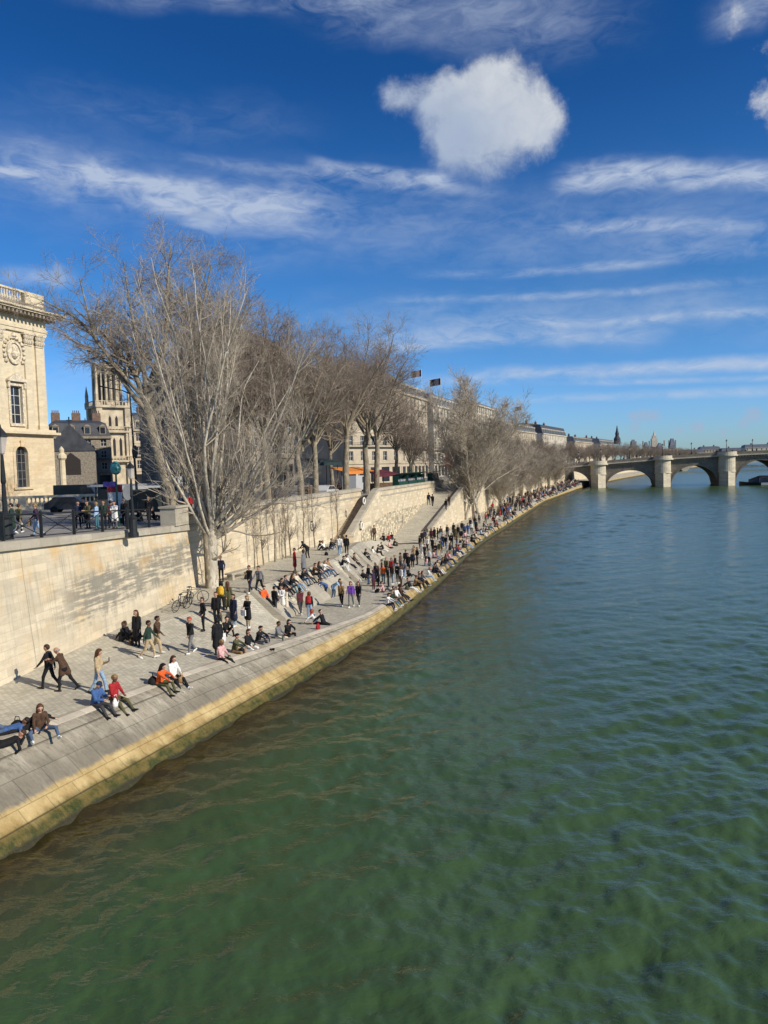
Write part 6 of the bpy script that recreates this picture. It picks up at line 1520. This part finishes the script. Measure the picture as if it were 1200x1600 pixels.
# the packed edge between the group of four and the bend
rk = random.Random(77); used_ = set()
for i in range(34):
    Y = 50 + 74 * (i + rk.random()) / 34
    while True:
        k = (rk.choice('KKKHNWGBETXCMSRI'), rk.choice('KHDJNGW'))
        if k not in used_: used_.add(k); break
    back = i % 3 == 2; t_ = float(t_kerb(Y)) * .95 + (rk.uniform(.9, 1.9) if back else 0)
    hh = rk.choice(('ks', 'ks', 'bs', 'kl', 'bl', 'fo', 'hl')); hw = {'ks': 'short black hair', 'bs': 'short brown hair', 'kl': 'long black hair', 'bl': 'long brown hair', 'fo': 'fair hair', 'hl': 'long chestnut hair'}[hh]
    person(0, 0, rk.choice(['sg', 'sx', 's2'] if back else ['bk', 'b2', 'b3', 'bp']), rk.uniform(-60, 30) if back else 'R', k[0] + k[1] + hh + rk.choice('KW'), '', 'people sitting on the kerb', h=.019, scale=.94, pos=(float(Xw(Y)) - t_, Y, float(z_quay(Y, t_)) + .02),
           label=f"{CLR[k[0]][0]} top, {CLR[k[1]][0]} trousers, {hw}, " + ('sitting behind the row on the river edge' if back else 'sitting in the row on the river edge'))
# farther along the quay the crowd thickens towards the bridge
rf = random.Random(21)
def far_crowd(n, px0, px1, lab_sit, lab_st, grp, sc_):
    for i in range(n):
        Y = rf.uniform(px0, px1); sit = rf.random() < .5
        t_ = rf.uniform(.75, 1.25) if sit else rf.uniform(1.6, 6.0)
        if not sit and rf.random() < .5: t_ = rf.uniform(1.6, 3.2)
        X = float(Xw(Y)) - t_
        code = rf.choice('KKKKKHNNWGBERXTCMS') + rf.choice('KKKHDDNJGW') + rf.choice('kkkbbhf') + rf.choice('ssslo') + rf.choice('KKW')
        pose = rf.choice(['bk', 'b3', 'b2']) if sit else rf.choice(['st', 'sp', 'wk', 'wl', 'cs', 'sh'])
        dark = code[0] in 'KHNBEMC'
        person(0, 0, pose, rv if sit else rf.randrange(360), code, '', grp, h=.024, pos=(X, Y, z_quay(Y, t_)), scale=sc_,
               label=('tiny dark clad person ' if dark else 'tiny pale or bright clad person ') + (lab_sit if sit else lab_st))
far_crowd(38, 122, 178, 'sitting on the far kerb below the bare trees', 'standing in the far crowd below the bare trees', 'crowd on the far quay', .97)
far_crowd(34, 178, 276, 'sitting on the distant kerb close to the bridge', 'standing in the distant crowd close to the bridge', 'crowd close to the bridge', 1.0)
# past the three hundred nearest, the far crowd reads as one mass
def crowd_mass(n):
    cl_ = [m_skin[0], m_skin[1]] + [cloth(CLR[k]) for k in 'KHNWGBXRDCS'] + [mat('hair_black', HAIRC['k'][1], .6, .25, 20), mat('hair_brown', HAIRC['b'][1], .6, .25, 20)]
    pr = {}
    for ps in ('st', 'sp', 'wk', 'cs', 'sh', 'bk', 'b3', 'b2', 'sg'):
        caps, Q, P, _h = figure(**POSES[ps]); V, Qd, lb = field_mesh(caps, .034); V2, Q2, _l = field_mesh(hair_caps(Q, P, 'short'), .034, .035)
        pr[ps] = (np.concatenate([V, V2]), np.concatenate([Qd, Q2 + len(V)]), np.concatenate([lb, np.full(len(Q2), 9)]))
    VV, QQ, MM, o_ = [], [], [], 0
    for i in range(n):
        Y = 112 + 170 * rf.random() ** .72; sit = rf.random() < .5
        t_ = rf.uniform(.6, 1.1) if sit and rf.random() < .7 else rf.uniform(1.4, 6.2) if rf.random() < .5 else rf.uniform(1.3, 3.0)
        ps = rf.choice(['bk', 'b3', 'b2', 'sg'] if sit else ['st', 'sp', 'wk', 'cs', 'sh']); a_ = rad((-25 if sit and t_ < 1.3 else rf.uniform(0, 360)) - 90)
        V, Qd, lb = pr[ps]; X = float(Xw(Y)) - t_; s_ = rf.uniform(.94, 1.03)
        W = np.stack([(V[:, 0] * math.cos(a_) - V[:, 1] * math.sin(a_)) * s_ + X, (V[:, 0] * math.sin(a_) + V[:, 1] * math.cos(a_)) * s_ + Y, V[:, 2] * s_ + float(z_quay(Y, t_))], 1)
        mp = np.array([rf.choice([0, 0, 1]), 2 + rf.choice([0, 0, 0, 0, 1, 1, 2, 2, 3, 4, 5, 6, 7, 9, 10]), 2 + rf.choice([0, 0, 1, 2, 8, 8, 4, 3]), 2, 13, 0, 0, 0, 0, 13 + rf.randrange(2)])
        VV.append(W); QQ.append(Qd + o_); MM.append(mp[lb]); o_ += len(V)
    o = link('crowd', np_mesh('crowd', np.concatenate(VV), np.concatenate(QQ), cl_, True, np.concatenate(MM)))
    tag(o, 'dense far crowd sitting and standing along the quay to the bridge', 'crowd', None, 'stuff')
crowd_mass(290)
# street level behind the railing
rows('''
20 836 cs 200 QDksK|by the lamp post at the frame edge
31 833 wk 70 EKbsW|pale bag in hand, behind the railing
59 838 wl 185 UJfsK|behind the railing, orange brown bag at the arm
123 826 st 300 NKbsK|left of the group behind the railing
131 818 st 250 KKksK|taller at the back of the group
138 826 sh 250 EKhsK|in the group behind the railing
152 828 st 180 LVfoK|pale blue, behind the railing
163 827 sp 270 QKbsK|right of the pale blue one
174 825 st 120 MKksK|beside the white poster
180 826 ch 260 WGboK|light clothing before the poster
195 822 st 250 KKgsK|left of the belfry lamp post
221 815 sg 180 KKksK|behind the railing right of the lamp post
233 813 st 270 KKbsK|behind the railing, middle of three in black
242 812 sg 200 KKgsK|behind the railing before the trunk
254 812 s2 250 IKfoK|pale pink, low beside the trunk
271 806 st 90 KKksK|beside the leaning trunk
284 806 st 300 NKksK|dark blue, by the wall pier
297 806 sp 280 RKbsK|behind the small corner tree
''', 'people on the street above the wall', .0165)
for i in range(15):               # walkers on the bridge
    x = bloc(895) + i * 5.1 + rf.uniform(-1.5, 1.5); c_, s_ = math.cos(BR), math.sin(BR); y = -W2 + 1.2 + rf.uniform(0, 1.5)
    person(0, 0, rf.choice(['st', 'wk', 'wl']), rf.randrange(360), rf.choice(['KKksK', 'NHbsK', 'HKksK', 'RKbsK', 'WDfsK']), '', 'walkers on the bridge', h=.024, pos=(bx0 + x * c_ - y * s_, by0 + x * s_ + y * c_, float(deck(x)) + .15), label='tiny person crossing the stone bridge behind its parapet')
# things they carry
def P_(k): return PEOPLE[k]
o, hd = P_('341,1024'); held(o, hd, 1, tote_mb(), 'tote_bag', cloth(CLR['W']), 'white tote bag of the person in the black padded coat', 'bag', off=(0, 0, .35))
o, hd = P_('388,981'); held(o, hd, 0, tote_mb(.3, .3), 'carrier_bag', cloth(CLR['W']), 'small white bag held in front of the black coat', 'bag')
o, hd = P_('31,833'); held(o, hd, 1, tote_mb(.3, .34), 'carrier_bag', cloth(CLR['S']), 'pale carrier bag behind the railing near the lamp post', 'bag')
o, hd = P_('59,838'); held(o, hd, 1, tote_mb(.34, .3), 'handbag', cloth(CLR['X']), 'tan brown bag carried behind the railing', 'bag', off=(0, 0, .1))
def backpack(key, c_, label):
    o, _h = P_(key); a = o.rotation_euler.z; q = Vector(o.location) + Vector((math.sin(a) * .2, -math.cos(a) * .2, 1.02 * o.scale.z))
    m = MB().lathe((0, 0, 0), [(.12, 0), (.17, .06), (.18, .3), (.13, .44), (.04, .5)], 10, 0, 1, .62).lathe((0, -.1, .05), [(.08, 0), (.11, .05), (.1, .18), (.03, .22)], 8, 0, 1, .5)
    b_ = m.build('backpack', cloth(c_), None, True); b_.location = q; b_.rotation_euler.z = a; tag(b_, label, 'backpack', None, 'thing')
backpack('347,958', CLR['Y'], 'yellow backpack on the person beside the tall tree trunk'); backpack('484,967', CLR['R'], 'red backpack worn by the person before the long slab')
for key in ('156,1083', '150,1103', '622,911', '706,855'):
    o, hd = P_(key); held(o, hd, 0 if POSES and key[0] else 0, MB().rbox((0, 0, 0), .075, .012, .15), 'phone', m_glass, {'156,1083': 'phone of the walker in the beige jacket', '150,1103': 'phone of the seated blue jacket with navy cap', '622,911': 'phone held in the dense crowd', '706,855': 'phone held by the ramp wall'}[key], 'phone')
def bag_at(px, py, lab, col, w=.42):
    p = hit(px, py); b_ = MB().lathe((0, 0, -.02), [(w * .4, 0), (w * .5, .1), (w * .45, .22), (w * .2, .32), (.04, .34)], 10, 0, 1, .62).tube([(-.1, 0, .3), (-.06, 0, .42), (.06, 0, .42), (.1, 0, .3)], .014, 5).build('bag', cloth(col), None, True)
    b_.location = p; b_.rotation_euler.z = rf.uniform(0, 3); tag(b_, lab, 'bag', None, 'thing')
bag_at(239, 1069, 'black bag on the paving behind the orange jacket', CLR['K'], .6); bag_at(181, 1104, 'white paper bag beside the red jacket on the kerb', CLR['W'], .34); bag_at(28, 1140, 'dark bag between the reclining people on the kerb', CLR['K'], .5)
bag_at(590, 926, 'dark bag set down at the edge of the dense crowd', CLR['K'], .45); bag_at(461, 898, 'small dark bag near the one dressed in red', CLR['H'], .4); bag_at(557, 884, 'pale bag on the third slab', CLR['S'], .4)
for q_ in ((283, 1066, 'small tan bag beside the white jacket on the kerb', 'X', .32), (378, 1022, 'dark backpack behind the olive jacket on the kerb', 'K', .42), (418, 1004, 'navy bag right of the seated pair with pale legs', 'N', .36), (470, 926, 'grey bag below the long row on the slab', 'G', .38), (524, 905, 'cream bag near the end of the long slab', 'S', .36),
           (497, 983, 'red bag behind the leaning back pair on the kerb', 'R', .34), (636, 922, 'olive bag near the last of the four on the kerb', 'E', .4), (510, 868, 'dark bag of the three sitting left of the stairs', 'K', .4), (205, 1008, 'brown bag of the two sitting against the pale wall', 'B', .36), (385, 905, 'black bag at the foot of the slab bench', 'K', .38)):
    bag_at(q_[0], q_[1], q_[2], CLR[q_[3]], q_[4])
def bottle_at(px, py, lab):
    p = hit(px, py); b_ = MB().lathe((0, 0, -.01), [(.035, 0), (.037, .02), (.037, .17), (.014, .23), (.014, .3)], 10).build('bottle', mat('bottle_green', (.02, .07, .03), .15, .1), None, True); b_.location = p; tag(b_, lab, 'bottle', None, 'thing')
for px, py, l_ in ((262, 1071, 'green bottle standing between the orange and the white jackets'), (357, 1027, 'green bottle between the pink top and the olive jacket'), (398, 1012, 'green bottle beside the pale outstretched legs'), (442, 1001, 'green bottle between the grey and the black jackets on the kerb'), (53, 1147, 'green bottle beside the reclining friends')): bottle_at(px, py, l_)
p = hit(425, 1016); b_ = MB()
for x in (-.07, .07): b_.lathe((x, 0, 0), [(.045, 0), (.05, .04), (.03, .09)], 8, 0, 1, 2.6).lathe((x, -.07, .05), [(.045, 0), (.04, .06)], 8)
b_ = b_.build('shoes', m_lace['K'], None, True); b_.location = p; b_.rotation_euler.z = .6; tag(b_, 'pair of dark shoes left alone on the bank stones', 'shoes', None, 'thing')
for l_, os_ in seen_labels.items():
    if len(os_) > 1 and 'tiny' not in l_: print('DUP', l_)
    if len(l_.replace(',', '').split()) > 16: print('LONG', len(l_.split()), l_)
